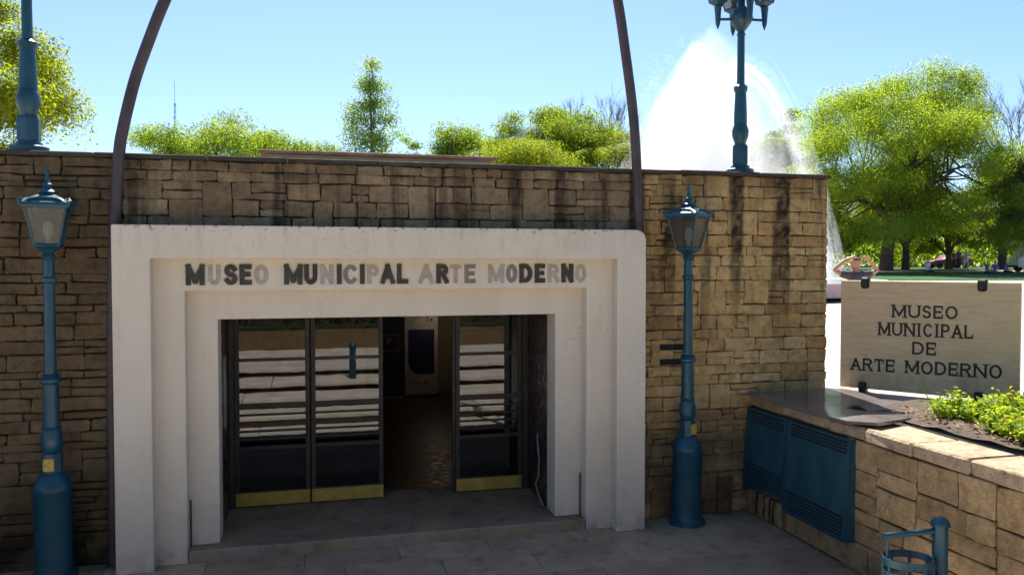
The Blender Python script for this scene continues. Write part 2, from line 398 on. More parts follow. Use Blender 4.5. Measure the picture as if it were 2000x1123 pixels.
def depth_strip(d0, d1, l0, l1, nd=8, nl=8):
    """ground patch between two viewing depths and two lateral offsets"""
    f = Vector((.2462, .969)); r = Vector((.969, -.2462)); vs = []; fs = []
    for i in range(nd + 1):
        for j in range(nl + 1):
            d = d0 + (d1 - d0) * i / nd; l = l0 + (l1 - l0) * j / nl
            p = Vector((CAM.x, CAM.y)) + f * d + r * l; vs.append((p.x, p.y))
    for i in range(nd):
        for j in range(nl):
            a = i * (nl + 1) + j; fs.append((a, a + 1, a + nl + 2, a + nl + 1))
    return vs, fs
patch('lawn', lambda: depth_strip(47, 61, 14, 60), M['lawn_grass'], .03)
patch('far_lawn', lambda: depth_strip(69, 140, -90, 130), M['lawn_grass'], .03)

# court floor: a recessed bed with separate paving slabs
fl = MB().box(-6, 4.9, -9.3, 1.2, -.12, -.012).build('court_floor', M['mortar']); tag(fl, kind='structure')
rng = random.Random(5)
y = -.0
row = 0
while y > -2.65:
    dy = .66; x = -6.0 + (.0 if row % 2 else -.4)
    while x < 4.86:
        dx = .98; x0 = max(x, -6); x1 = min(x + dx, 4.87)
        if x1 - x0 > .08:
            dz = rng.uniform(-.002, .002)
            MB().box(x0 + .0022, x1 - .0022, max(y - dy, -2.66) + .0022, y - .0022, -.06, dz, .004).build('slab', M['court_concrete'], fl)
        x += dx
    y -= dy; row += 1
# broad sunlit steps across the court
st = empty('stairs'); tag(st, kind='structure')
for i in range(5):
    y0 = -2.68 - .82 * i; z = .185 * (i + 1)
    x = -5.95; j = 0
    while x < 4.84:
        x1 = min(x + 4.2 + rng.uniform(-.9, .9), 4.84)
        if 4.84 - x1 < 1.4: x1 = 4.84
        MB().box(x + .006, x1 - .006, y0 - .81 + rng.uniform(-.004, .004), y0 + rng.uniform(-.012, .012), z - .10 + rng.uniform(-.012, .012), z + rng.uniform(-.004, .004), .018).build('step', M['pale_steps'], st)
        x = x1
    MB().box(-5.95, 4.84, -9.3, y0 - .06, z - .186, z - .115).build('step_bed', M['mortar'], st)
MB().box(-5.95, 4.84, -9.66, -6.81, .70, .918).build('landing', M['pale_steps'], st)
MB().box(-5.95, 4.84, -9.75, -9.66, -.1, 1.46).build('step_back', M['stone_dark'], st)
patch('added_lawn', lambda: ([(-40, -70), (40, -70), (40, -9.6), (-40, -9.6)], [(0, 1, 2, 3)]), M['lawn_grass'], .02)  # unseen grass added in place of bright paving, darkens the ground mirrored in the doors

# ------------------------------------------------------------------ stone walls
def pack(x0, x1, z0, z1, wr, hr, rg):
    segs = [[x0, x1, z0]]; out = []
    while True:
        i = min(range(len(segs)), key=lambda q: segs[q][2]); a, b, h = segs[i]
        if h >= z1 - 1e-4: break
        w = rg.uniform(*wr)
        if b - a - w < wr[0]: w = b - a if b - a < wr[1] * 1.25 else (b - a) / 2
        left = i > 0 and rg.random() < .5
        hh = rg.uniform(*hr)
        if rg.random() < .10: hh = min(hr[1] * 1.5, hh * 1.8)
        hh = min(hh, max(hr[0], w * .85))
        for nb in ((i - 1), (i + 1)):
            if 0 <= nb < len(segs) and rg.random() < .5:
                dh = segs[nb][2] - h
                if hr[0] * .8 <= dh <= hr[1] * 1.3: hh = dh
        if z1 - (h + hh) < hr[0]: hh = z1 - h if z1 - h < hr[1] * 1.7 else (z1 - h) / 2
        if left: sa, sb = b - w, b
        else: sa, sb = a, a + w
        out.append((sa, sb, h, h + hh)); new = []
        if sa - a > 1e-4: new.append([a, sa, h])
        new.append([sa, sb, h + hh])
        if b - sb > 1e-4: new.append([sb, b, h])
        segs[i:i + 1] = new
        k = 0
        while k < len(segs) - 1:
            if abs(segs[k][2] - segs[k + 1][2]) < 1e-4: segs[k][1] = segs[k + 1][1]; del segs[k + 1]
            else: k += 1
    return out
def courses(x0, x1, z0, z1, wr, hr, rg, split=.18):
    """rows of stones with broken joints; some stones are two thin ones, some reach through two rows"""
    zs = [z0]
    while z1 - zs[-1] > hr[1] * 1.25: zs.append(zs[-1] + rg.uniform(*hr))
    if z1 - zs[-1] > hr[1] * .9: zs.append((zs[-1] + z1) / 2)
    zs.append(z1); out = []; tall = []
    for i in range(len(zs) - 1):
        a, b = zs[i], zs[i + 1]; x = x0; nxt = []
        blocked = sorted(tall)
        while x < x1 - 1e-4:
            hit = [t for t in blocked if abs(t[0] - x) < 1e-4]
            if hit: x = hit[0][1]; continue
            lim = min([t[0] for t in blocked if t[0] > x + 1e-4] + [x1])
            w = rg.uniform(*wr)
            if lim - x - w < wr[0]: w = lim - x if lim - x < wr[1] * 1.2 else (lim - x) / 2
            q = rg.random(); m = a + (b - a) * rg.uniform(.4, .6)
            if q < split and b - a > .11: out += [(x, x + w, a, m), (x, x + w, m, b)]
            elif q > .93 and i < len(zs) - 2 and w > .2: out.append((x, x + w, a, zs[i + 2])); nxt.append((x, x + w))
            else: out.append((x, x + w, a, b))
            x += w
        tall = nxt
    return out
def stone_geo(w, h, d, rg, joint=.008, bev=.008, rough=.010, proud=0.02):
    """one hewn stone: outline in local X-Z, front towards -Y"""
    a, b = w / 2 - joint, h / 2 - joint; c = min(.02, a * .3, b * .3) * rg.uniform(.4, 1)
    J = lambda s=1: rg.uniform(-rough, rough) * s
    out = [(-a + c, -b + J()), (J(3), -b + J()), (a - c, -b + J()), (a + J(), -b + c), (a + J(), J(2)), (a + J(), b - c), (a - c, b + J()), (J(3), b + J()), (-a + c, b + J()), (-a + J(), b - c), (-a + J(), J(2)), (-a + J(), -b + c)]
    n = len(out); bv = min(bev, a * .4, b * .4); vs = [(x, d, z) for x, z in out]
    f0 = -proud * rg.uniform(.1, 1)
    vs += [(x, f0 + bv * .8, z) for x, z in out]
    sx, sz = (a - bv) / a, (b - bv) / b
    vs += [(x * sx, f0 + rg.uniform(-.003, .003), z * sz) for x, z in out]
    vs.append((J(4), f0 - rg.uniform(-.002, .010), J(3)))
    fs = []
    for r in (0, 1):
        for k in range(n): fs.append((r * n + k, r * n + (k + 1) % n, (r + 1) * n + (k + 1) % n, (r + 1) * n + k))
    for k in range(n): fs.append((2 * n + k, 2 * n + (k + 1) % n, 3 * n))
    return vs, fs

WT = 4.17
museum = empty('museum_building', (0, 0, 0), 0, 'low museum building faced in brown and ochre rubble stone', 'building')
wall = MB()
wall.box(-6, -1.75, .035, .35, 0, WT); wall.box(2.68, 5.965, .013, .35, 0, WT); wall.box(-1.75, 2.68, .035, .35, 2.62, WT)
wall.box(5.63, 5.955, .352, 11, 0, WT); wall.box(-6, -5.7, .352, 11, 0, WT); wall.box(-5.698, 5.628, 10.7, 11, 0, WT)
wall_o = wall.build('wall', M['mortar'], museum)
MB().box(-5.698, 5.628, .36, 10.69, 4.02, 4.14).build('roof', M['roof_deck'], museum)
stones = []
rg = random.Random(21)
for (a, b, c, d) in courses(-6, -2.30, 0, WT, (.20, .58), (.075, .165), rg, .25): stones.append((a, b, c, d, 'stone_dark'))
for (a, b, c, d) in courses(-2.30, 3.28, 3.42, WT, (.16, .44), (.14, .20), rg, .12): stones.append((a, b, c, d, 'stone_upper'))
for (a, b, c, d) in courses(3.28, 5.97, 0, WT, (.17, .46), (.105, .175), rg, .12): stones.append((a, b, c, d, 'stone_facade'))
slots = [(3.66, 4.02, 2.045, 2.115), (3.66, 4.02, 1.865, 1.935)]
def shown(s):
    a, b, c, d, m = s
    if b < -3.45: return -1
    if a > 4.85 and d < 1.5: return -1
    return (b - a) * (d - c)
order = sorted(stones, key=shown, reverse=True)
rest = {}
for i, s in enumerate(order):
    a, b, c, d, m = s
    lo, hi = (.004, .02) if m != 'stone_dark' else (.003, .03)
    vs, fs = stone_geo(b - a, d - c, .06, rg, joint=.0045 if m != 'stone_dark' else .006, proud=hi)
    cx, cz = (a + b) / 2, (c + d) / 2
    if i < 300 and shown(s) > 0:
        mb = MB().add(vs, fs); o = mb.build('stone', M[m], wall_o); o.location = (cx, 0, cz)
    else:
        rest.setdefault(m, MB()).add([(x + cx, y, z + cz) for x, y, z in vs], fs)
for m, mb in rest.items():
    tag(mb.build('small_stones', M[m], wall_o), kind='stuff')
# stone return on the right-hand corner
mb = MB()
for (a, b, c, d) in pack(.03, 10.9, 0, WT, (.3, .7), (.13, .26), rg):
    vs, fs = stone_geo(b - a, d - c, .06, rg); mb.add([(5.968 - y - .022, x + (a + b) / 2, z + (c + d) / 2) for x, y, z in vs], fs)
tag(mb.build('side_stones', M['stone_facade'], wall_o), kind='stuff')
for (a, b, c, d) in slots:
    MB().box(a, b, -.032, .03, c, d, .004).build('vent_slot', M['slot_black'], wall_o)
pipe = MB().tube([(3.905, .0, 2.42), (3.905, -.04, 2.42)], .026, 10).build('pipe_end', M['rust_wood'], wall_o)
x = -6.0; rg2 = random.Random(3)
while x < 5.98:
    x1 = min(x + rg2.uniform(.75, 1.15), 5.99)
    if 5.99 - x1 < .3: x1 = 5.99
    MB().box(x + .003, x1 - .003, -.045 + rg2.uniform(-.008, .008), .42, WT + .003, WT + .05 + rg2.uniform(-.004, .006), .01).build('coping_stone', M['dark_coping'], museum)
    x = x1
# low reddish roof light on the roof
rl = MB().box(-.98, 2.03, 2.0, 4.4, 4.14, 4.52).build('roof_box', M['room_wall'], museum)
MB().box(-1.06, 2.1, 1.9, 4.5, 4.523, 4.565, .008).build('roof_cap', M['roof_red'], rl)

# ------------------------------------------------------------------ portal
portal = empty('entrance_portal', (.48, -.2, 0), 0, 'white painted stepped concrete portal around the museum entrance', 'portal')
def frame_poly(x0, x1, zt, xi0, xi1, zi, z0, rl, rr):
    pts = [(x0, z0)]
    def arc(cx, cz, r, a0, a1):
        for k in range(7):
            a = R(a0 + (a1 - a0) * k / 6); pts.append((cx + r * math.cos(a), cz + r * math.sin(a)))
    arc(x0 + rl, zt - rl, rl, 180, 90); arc(x1 - rr, zt - rr, rr, 90, 0)
    pts += [(x1, z0), (xi1, z0), (xi1, zi), (xi0, zi), (xi0, z0)]
    return pts
def frame(name, y0, y1, *a):
    me = MB().prism(frame_poly(*a), 'y', y0, y1).mesh(name)
    bm = bmesh.new(); bm.from_mesh(me); bmesh.ops.recalc_face_normals(bm, faces=bm.faces)
    es = [e for e in bm.edges if len(e.link_faces) == 2 and e.calc_face_angle() > .9]
    bmesh.ops.bevel(bm, geom=es, offset=.010, segments=2, affect='EDGES', profile=.5)
    bmesh.ops.triangulate(bm, faces=[f for f in bm.faces if len(f.verts) > 4])
    bm.to_mesh(me); bm.free()
    o = link(name, me, M['portal_paint'], None); o.parent = portal; o.location = (-.48, .2, 0); return o
frame('outer_frame', -.372, -.155, -2.338, 3.319, 3.481, -1.985, 2.965, 3.145, .0, .02, .12)
mid = frame('middle_frame', -.202, .033, -1.995, 2.975, 3.155, -1.69, 2.655, 2.815, .0, .012, .012)
frame('inner_frame', -.034, .30, -1.70, 2.665, 2.825, -1.389, 2.328, 2.507, .128, .012, .012)
# conduit stubs against the inner frame
for xx in (-1.675, 2.63):
    MB().tube([(xx, -.05, .13), (xx, -.05, .62)], .009, 6).build('conduit', M['rust_wood'], portal).location = (-.48, .2, 0)

# --- stroke lettering
def arc2(cx, cy, rx, ry, a0, a1, n=14):
    return [(cx + rx * math.cos(R(a0 + (a1 - a0) * k / n)), cy + ry * math.sin(R(a0 + (a1 - a0) * k / n))) for k in range(n + 1)]
def glyph(ch):
    """list of (polyline, closed) in a unit box of stroke centre lines"""
    S = {
        'M': [([(0, 0), (0, 1)], 0), ([(1, 0), (1, 1)], 0), ([(0, 1), (.5, .12)], 0), ([(1, 1), (.5, .12)], 0)],
        'U': [([(0, 1), (0, .35)] + arc2(.5, .35, .5, .35, 180, 360)[1:] + [(1, 1)], 0)],
        'S': [(arc2(.5, .76, .48, .24, 25, 180, 9) + arc2(.5, .76, .48, .25, 180, 265, 5)[1:] + arc2(.5, .25, .5, .26, 85, 0, 5)[0:] + arc2(.5, .25, .5, .25, 0, -155, 9)[1:], 0)],
        'E': [([(0, 0), (0, 1)], 0), ([(0, 1), (1, 1)], 0), ([(0, .52), (.85, .52)], 0), ([(0, 0), (1, 0)], 0)],
        'O': [(arc2(.5, .5, .5, .5, 0, 342, 19), 1)],
        'N': [([(0, 0), (0, 1)], 0), ([(1, 0), (1, 1)], 0), ([(0, 1), (1, 0)], 0)],
        'I': [([(.5, 0), (.5, 1)], 0)],
        'C': [(arc2(.52, .5, .52, .5, 48, 312, 18), 0)],
        'P': [([(0, 0), (0, 1)], 0), ([(0, 1), (.5, 1)] + arc2(.55, .74, .45, .26, 90, -90, 8)[0:] + [(0, .48)], 0)],
        'R': [([(0, 0), (0, 1)], 0), ([(0, 1), (.5, 1)] + arc2(.55, .76, .4, .24, 90, -90, 8)[0:] + [(0, .52)], 0), ([(.5, .52), (1, 0)], 0)],
        'D': [([(0, 0), (0, 1)], 0), ([(0, 1), (.35, 1)] + arc2(.4, .5, .6, .5, 90, -90, 10)[0:] + [(0, 0)], 0)],
        'A': [([(0, 0), (.5, 1)], 0), ([(1, 0), (.5, 1)], 0), ([(.2, .33), (.8, .33)], 0)],
        'L': [([(0, 0), (0, 1)], 0), ([(0, 0), (1, 0)], 0)],
        'T': [([(.5, 0), (.5, 1)], 0), ([(0, 1), (1, 1)], 0)],
    }
    return S[ch]
SERIF = {'M': [(0, 0), (0, 1), (1, 0), (1, 1)], 'U': [(0, 1), (1, 1)], 'N': [(0, 0), (0, 1), (1, 1)], 'I': [(.5, 0), (.5, 1)], 'P': [(0, 0)], 'A': [(0, 0), (1, 0)], 'R': [(0, 0), (1, 0)], 'L': [], 'T': [(.5, 0)]}
def letter_mesh(ch, w, h, t, depth, serif=0, name='letter'):
    """front face towards -Y, back at 0; lower-left corner at the origin; strokes t wide"""
    mb = MB(); step = 0
    def ribbon(pts, closed, tt, ex):
        nonlocal step
        P = [Vector((t / 2 + x * (w - t), t / 2 + z * (h - t))) for x, z in pts] if not ex else [Vector(p) for p in pts]
        n = len(P); Lf = []; Rt = []
        for i in range(n):
            p0 = P[i - 1] if (i > 0 or closed) else P[i]; p1 = P[(i + 1) % n] if (i < n - 1 or closed) else P[i]
            d1 = (P[i] - p0); d2 = (p1 - P[i])
            d1 = d1.normalized() if d1.length > 1e-6 else d2.normalized(); d2 = d2.normalized() if d2.length > 1e-6 else d1
            tg = (d1 + d2).normalized() if (d1 + d2).length > 1e-6 else d1
            nn = Vector((-tg.y, tg.x)); k = 1 / max(.55, nn.dot(Vector((-d1.y, d1.x))))
            q = P[i].copy()
            if not closed and not ex:
                if i == 0: q = q - d2 * tt / 2
                if i == n - 1: q = q + d1 * tt / 2
            Lf.append(q + nn * tt / 2 * k); Rt.append(q - nn * tt / 2 * k)
        d = depth + step * .0007; step += 1
        vs = [(p.x, -d, p.y) for p in Lf] + [(p.x, -d, p.y) for p in Rt] + [(p.x, 0, p.y) for p in Lf] + [(p.x, 0, p.y) for p in Rt]; fs = []
        for i in range(n if closed else n - 1):
            j = (i + 1) % n
            fs += [(i, n + i, n + j, j), (i, j, 2 * n + j, 2 * n + i), (n + i, 3 * n + i, 3 * n + j, n + j)]
        if not closed: fs += [(0, 2 * n, 3 * n, n), (n - 1, 2 * n - 1, 4 * n - 1, 3 * n - 1)]
        mb.add(vs, fs)
    for pts, cl in glyph(ch): ribbon(pts, cl, t, False)
    if serif:
        for x, z in SERIF.get(ch, []):
            cx = t / 2 + x * (w - t); cz = serif * .28 if z == 0 else h - serif * .28
            ribbon([(cx - t * 1.15, cz), (cx + t * 1.15, cz)], False, serif * .56, True)
        if ch in 'EL':
            for z, s in (((1, -1), (0, 1)) if ch == 'E' else ((0, 1),)):
                cz = t * .5 + z * (h - t); ribbon([(w - serif * .28, cz), (w - serif * .28, cz + s * t * 1.7)], False, serif * .56, True)
        if ch == 'T':
            for xx in (serif * .28, w - serif * .28): ribbon([(xx, h - t * .5), (xx, h - t * 2.2)], False, serif * .56, True)
    return mb.mesh(name)
spec = [('M', -1.676, -1.494), ('U', -1.464, -1.335), ('S', -1.305, -1.174), ('E', -1.154, -1.032), ('O', -1.012, -0.863), ('M', -0.708, -0.521), ('U', -0.505, -0.368), ('N', -0.341, -0.198), ('I', -0.166, -0.117), ('C', -0.101, 0.055), ('I', 0.077, 0.126), ('P', 0.153, 0.279), ('A', 0.295, 0.45), ('L', 0.472, 0.594), ('A', 0.706, 0.881), ('R', 0.904, 1.041), ('T', 1.058, 1.185), ('E', 1.219, 1.347), ('M', 1.487, 1.676), ('O', 1.694, 1.825), ('D', 1.849, 1.999), ('E', 2.029, 2.15), ('R', 2.181, 2.321), ('N', 2.346, 2.488), ('O', 2.513, 2.649)]
looks = 'dgddg' + 'ddgdfdgdd' + 'gdgf' + 'gfddgdg'
for (ch, a, b), lk in zip(spec, looks):
    me = letter_mesh(ch, b - a, .213, .050, .018 if lk == 'd' else .002)
    o = link('letter', me, M[{'d': 'letter_metal', 'g': 'letter_ghost', 'f': 'letter_faded'}[lk]], portal)
    o.location = (a - .48, -.0025, 2.872 + .006 * (a + 1.7) / 4.3)

# threshold and recess
sill = MB().box(-1.683, 2.648, -.212, 1.55, -.01, .127, .012).build('threshold', M['sill_concrete'], None)
tag(sill, kind='structure')
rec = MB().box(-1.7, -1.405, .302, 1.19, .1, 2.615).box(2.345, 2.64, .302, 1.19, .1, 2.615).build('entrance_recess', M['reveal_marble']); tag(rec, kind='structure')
MB().box(-1.7, 2.64, .302, 1.6, 2.53, 2.61).build('recess_ceiling', M['room_wall'], rec)
# interior hall
hall = MB()
hall.box(-3.6, -3.5, 1.6, 9.6, .1, 2.7).box(5.0, 5.1, 1.6, 9.6, .1, 2.7).box(-3.498, 4.998, 9.5, 9.6, .1, 2.7).box(-3.6, -1.72, 1.5, 1.598, .1, 2.7).box(2.66, 5.1, 1.5, 1.598, .1, 2.7)
hall_o = hall.build('museum_hall', M['room_wall']); tag(hall_o, kind='structure')
MB().box(-3.6, 5.1, 1.5, 9.6, 2.703, 2.8).build('hall_ceiling', M['room_wall'], hall_o)
MB().box(-3.5, 5.0, 1.552, 9.5, 0, .124).build('hall_floor', M['room_floor'], hall_o)
MB().box(2.9, 3.0, 4.0, 9.49, .13, 2.69).build('hall_partition', M['room_wall'], hall_o)

# ------------------------------------------------------------------ doors
DY = 1.235
def make_leaf(w):
    r = empty('glass_door')
    z0, z1 = .14, 2.50; s = .055
    f = MB()
    f.box(0, s, -.02, .02, z0, z1, .004).box(w - s, w, -.02, .02, z0, z1, .004)
    for a, b in ((2.43, 2.5), (1.905, 1.945), (1.335, 1.395), (.825, .872), (.14, .32)): f.box(s - .001, w - s + .001, -.018, .018, a, b, .003)
    f.build('frame', M['door_steel'], r)
    for a, b in ((1.945, 2.43), (1.395, 1.905), (.872, 1.335), (.32, .825)):
        MB().box(s - .004, w - s + .004, -.004, .004, a - .004, b + .004).build('pane', M['door_glass'], r)
    for zb in (.945, 1.04, 1.14, 1.24): MB().box(s, w - s, -.017, .017, zb, zb + .026, .004).build('bar', M['door_steel'], r)
    MB().box(.004, w - .004, -.028, -.021, .145, .306, .002).build('kick_plate', M['brass'], r)
    MB().tube([(w - .045, -.02, 1.02), (w - .045, -.06, 1.03), (w - .045, -.06, 1.28), (w - .045, -.02, 1.29)], .01, 8).build('handle', M['door_steel'], r, 40)
    return r
leaf = make_leaf(.885)
labs = ['dark steel glazed door leaf beside the left jamb, bright bars and brass kick plate',
        'closed glazed door leaf with brass kick plate, left of the open doorway',
        'dark door leaf swung open into the hall, seen on its edge',
        'glazed door leaf with brass kick plate between open doorway and right jamb']
for i, (x, a) in enumerate(((-1.335, 0), (-.437, 0), (1.36, 80.5), (1.375, 0))):
    o = leaf if i == 0 else copy_tree(leaf)
    o.location = (x, DY + (.0 if i != 2 else .03), 0); o.rotation_euler = (0, 0, R(a)); tag(o, labs[i], 'door', 'glazed entrance doors')
dfm = MB().box(-1.402, -1.337, DY - .04, DY + .04, .13, 2.52, .004).box(2.265, 2.342, DY - .04, DY + .04, .13, 2.52, .004).box(-1.336, 2.264, DY - .04, DY + .04, 2.503, 2.528)
tag(dfm.build('door_frame', M['door_steel']), 'dark steel frame around the four glazed entrance leaves', 'door frame')
# pale oval plate on the left reveal and a cable on the right one
pl = MB().prism(arc2(.75, 1.62, .09, .42, 0, 348, 29), 'x', -1.405, -1.385).build('wall_plate', M['curtain_grey'])
tag(pl, 'tall pale oval plate on the dark reveal beside the door', 'plate')
cb = MB().tube([(2.335, .72, .95), (2.315, .66, .86), (2.318, .6, .66), (2.318, .62, .45), (2.318, .75, .3), (2.315, .6, .2), (2.31, .4, .14)], .012, 6).build('cable', M['curtain_grey'], None, 40)
tag(cb, 'loose pale cable hanging on the dark right reveal of the entrance', 'cable')
# roll-up banners in the hall
bn = empty('exhibition_banner', (1.99, 8.9, .124), 0, 'white exhibition banner with a dark blue rounded shape inside the hall', 'banner')
MB().box(-.37, .37, -.01, .01, .06, 2.05).build('sheet', M['banner_white'], bn)
pts = [(-.29, 1.5), (.29, 1.5), (.29, .52), (.1, .50)] + arc2(0, .78, .29, .28, 262, 182, 6)
MB().prism(pts, 'y', -.016, -.011).build('printed_shape', M['banner_blue'], bn)
MB().box(.13, .15, -.016, -.011, 1.68, 1.80).box(.2, .245, -.016, -.011, 1.68, 1.74).box(-.2, -.02, -.016, -.011, 1.76, 1.772).build('printed_mark', M['banner_black'], bn)
MB().box(-.18, .0, -.016, -.011, .3, .315).box(.07, .1, -.016, -.011, .28, .36).box(.12, .2, -.016, -.011, .3, .315).build('printed_line', M['red_cloth'], bn)
MB().box(-.4, .4, -.09, .09, 0, .06, .01).build('stand', M['door_steel'], bn)
b2 = empty('exhibition_banner', (1.16, 8.7, .124), 0, 'black exhibition banner with a thin white square outline inside the hall', 'banner')
MB().box(-.42, .40, -.01, .01, .06, 2.0).build('sheet', M['banner_black'], b2)
q = MB()
for a in ((-.05, .3, 1.05, 1.065), (-.05, .3, 1.4, 1.415)): q.box(a[0], a[1], -.016, -.011, a[2], a[3])
q.box(-.05, -.036, -.016, -.011, 1.066, 1.399).box(.286, .3, -.016, -.011, 1.066, 1.399).box(.06, .1, -.016, -.011, 1.2, 1.33).box(.101, .15, -.016, -.011, 1.29, 1.33)
q.build('printed_square', M['curtain_grey'], b2)
MB().box(-.44, .42, -.09, .09, 0, .06, .01).build('stand', M['curtain_grey'], b2)
# small lit ceiling spot
em = NT('lamp_glow'); e = em.n('ShaderNodeEmission'); e.inputs[0].default_value = (1, .62, .4, 1); e.inputs[1].default_value = 8; em.t.links.new(e.outputs[0], em.out.inputs['Surface']); M['lamp_glow'] = em.m
cl = empty('ceiling_spot', (2.28, 8.3, 2.70), 0, 'small lit spotlight on the ceiling inside the hall', 'spotlight')
MB().lathe([(.02, -.12), (.02, 0)], 8).build('stem', M['door_steel'], cl)
MB().lathe([(.05, -.62), (.05, -.5), (.02, -.46), (.018, -.12)], 10).build('housing', M['red_cloth'], cl)
MB().lathe([(.035, -.64), (.04, -.622)], 10).build('bulb', M['lamp_glow'], cl)
pt = bpy.data.lights.new('spot_light', 'POINT'); pt.energy = 1.0; pt.color = (1, .8, .6); pt.shadow_soft_size = .06
po = bpy.data.objects.new('spot_light', pt); C.objects.link(po); po.parent = cl; po.location = (0, -.05, -.75)

# ------------------------------------------------------------------ curved poles above the portal
for lab, pts in (('tall curved steel pole rising behind the left corner of the portal', [(-2.41, 0), (-2.405, 1.8), (-2.37, 3.3), (-2.345, 3.7), (-2.31, 4.206), (-2.269, 4.466), (-2.158, 4.934), (-2.018, 5.355), (-1.86, 5.776), (-1.66, 6.2), (-1.40, 6.6), (-1.08, 6.95)]),
                 ('straighter steel pole rising behind the rounded right corner of the portal', [(3.345, 0), (3.345, 1.8), (3.345, 3.3), (3.338, 3.7), (3.307, 4.393), (3.259, 4.931), (3.165, 5.583), (3.067, 6.169), (2.93, 6.7), (2.75, 7.2)])):
    f = pts; P = []
    for i in range(len(f) - 1):                       # catmull-rom
        p0, p1, p2, p3 = f[max(i - 1, 0)], f[i], f[i + 1], f[min(i + 2, len(f) - 1)]
        for k in range(5):
            t = k / 5
            P.append(tuple(.5 * ((2 * p1[c]) + (-p0[c] + p2[c]) * t + (2 * p0[c] - 5 * p1[c] + 4 * p2[c] - p3[c]) * t * t + (-p0[c] + 3 * p1[c] - 3 * p2[c] + p3[c]) * t ** 3) for c in (0, 1)))
    P.append(f[-1])
    base = P[0]; o = empty('curved_pole', (base[0], -.088, 0), 0, lab, 'pole', 'curved poles flanking the portal')
    MB().tube([(x - base[0], 0, z) for x, z in P], .058, 12).build('shaft', M['pole_steel'], o, 40)
    MB().box(-.07, .07, -.062, .055, 0, .02, .004).build('base_plate', M['pole_steel'], o)

# ------------------------------------------------------------------ street lamps
def lantern(parent, z0, s=1.0, ox=0, oy=0, rot=0.0):
    """four-sided tapering lantern; children go to parent"""
    def T(mb): mb.v = [(x * s + ox, y * s + oy, z * s + z0) for x, y, z in mb.v]; return mb
    n = 4; a0 = rot + math.pi / 4
    rb, rt, hb, ht = .185, .32, .09, .56
    T(MB().lathe([(.05, -.02), (.07, .0), (.17, .06), (.205, .075), (.205, .09)], 4, rot=a0)).build('lantern_base', M['blue_enamel'], parent)
    def cor(k, r, z): a = a0 + k * math.pi / 2; return Vector((r * math.cos(a), r * math.sin(a), z))
    fr = MB()
    for k in range(4): fr.tube([cor(k, rb, hb), cor(k, rt, ht)], .017, 6)
    for k in range(4): fr.tube([cor(k, rt, ht), cor(k + 1, rt, ht)], .016, 6); fr.tube([cor(k, rb, hb + .01), cor(k + 1, rb, hb + .01)], .016, 6)
    T(fr).build('lantern_frame', M['blue_enamel'], parent)
    for k in range(4):
        p = [cor(k, rb - .005, hb), cor(k + 1, rb - .005, hb), cor(k + 1, rt - .005, ht), cor(k, rt - .005, ht)]
        nrm = (p[1] - p[0]).cross(p[3] - p[0]).normalized() * .004
        T(MB().add(p + [v + nrm for v in p], [(3, 2, 1, 0), (4, 5, 6, 7), (0, 1, 5, 4), (1, 2, 6, 5), (2, 3, 7, 6), (3, 0, 4, 7)])).build('pane', M['lantern_glass'], parent)
    rf = T(MB().lathe([(.365, ht), (.375, ht + .02), (.37, ht + .055), (.29, ht + .10), (.20, ht + .135), (.13, ht + .16), (.10, ht + .19)], 4, rot=a0)).build('lantern_roof', M['blue_enamel'], parent)
    orn = MB()
    for k in range(4):
        orn.tube([cor(k, .372, ht + .03), cor(k, .40, ht + .075), cor(k, .37, ht + .10), cor(k, .34, ht + .085)], .013, 6)
        m = (cor(k, .375, ht + .06) + cor(k + 1, .375, ht + .06)) / 2; d = (cor(k + 1, 1, 0) - cor(k, 1, 0)).normalized(); u = Vector((0, 0, 1))
        orn.tube([m + d * (.2 * math.cos(t)) + u * (.055 * math.sin(t)) - Vector((m.x, m.y, 0)) * (.25 * math.sin(t)) for t in [math.pi * i / 8 for i in range(9)]], .014, 6)
    T(orn).build('crest', M['blue_enamel'], rf)
    T(MB().lathe([(.10, ht + .18), (.11, ht + .20), (.065, ht + .23), (.045, ht + .27), (.06, ht + .29), (.03, ht + .32), (.022, ht + .40), (.03, ht + .42), (.008, ht + .52)], 10)).build('finial', M['blue_enamel'], rf, 50)
    T(MB().lathe([(.03, .09), (.035, .2), (.06, .24), (.065, .34), (.03, .4)], 10)).build('bulb', M['white_paint'], parent, 60)
def make_post_lamp():
    r = empty('street_lamp')
    b = MB().lathe([(.215, 0), (.215, .05), (.18, .075), (.172, .12), (.172, .86), (.182, .88), (.182, .91), (.165, .95), (.14, 1.0), (.105, 1.04), (.075, 1.06)], 12)
    b.build('base', M['blue_enamel'], r, 30)
    MB().lathe([(.095, 1.055), (.095, 1.24), (.075, 1.25)], 8, rot=R(22.5)).build('block', M['blue_enamel'], r)
    MB().lathe([(.07, 1.245), (.085, 1.27), (.10, 1.32), (.095, 1.40), (.078, 1.47), (.09, 1.49), (.07, 1.51)], 14).build('bulge', M['blue_enamel'], r, 40)
    MB().lathe([(.075, 1.505), (.07, 1.92), (.095, 1.94), (.095, 1.965), (.075, 1.985), (.088, 2.0), (.06, 2.02)], 14).build('lower_shaft', M['blue_enamel'], r, 30)
    MB().lathe([(.055, 2.015), (.05, 2.9), (.07, 2.92), (.07, 2.95), (.05, 2.965), (.048, 3.13), (.066, 3.16), (.045, 3.20)], 12).build('upper_shaft', M['blue_enamel'], r, 30)
    lantern(r, 3.20, .78, rot=R(12))
    MB().box(-.05, .05, -.1, -.094, 1.08, 1.2, .002).build('sticker', M['sticker'], r)
    return r
lamp = make_post_lamp(); lamp.location = (-2.915, -.28, 0); lamp.rotation_euler = (0, 0, R(-4))
tag(lamp, 'blue lantern street lamp against the dark stone beside the portal', 'street lamp', 'blue lantern lamps before the wall')
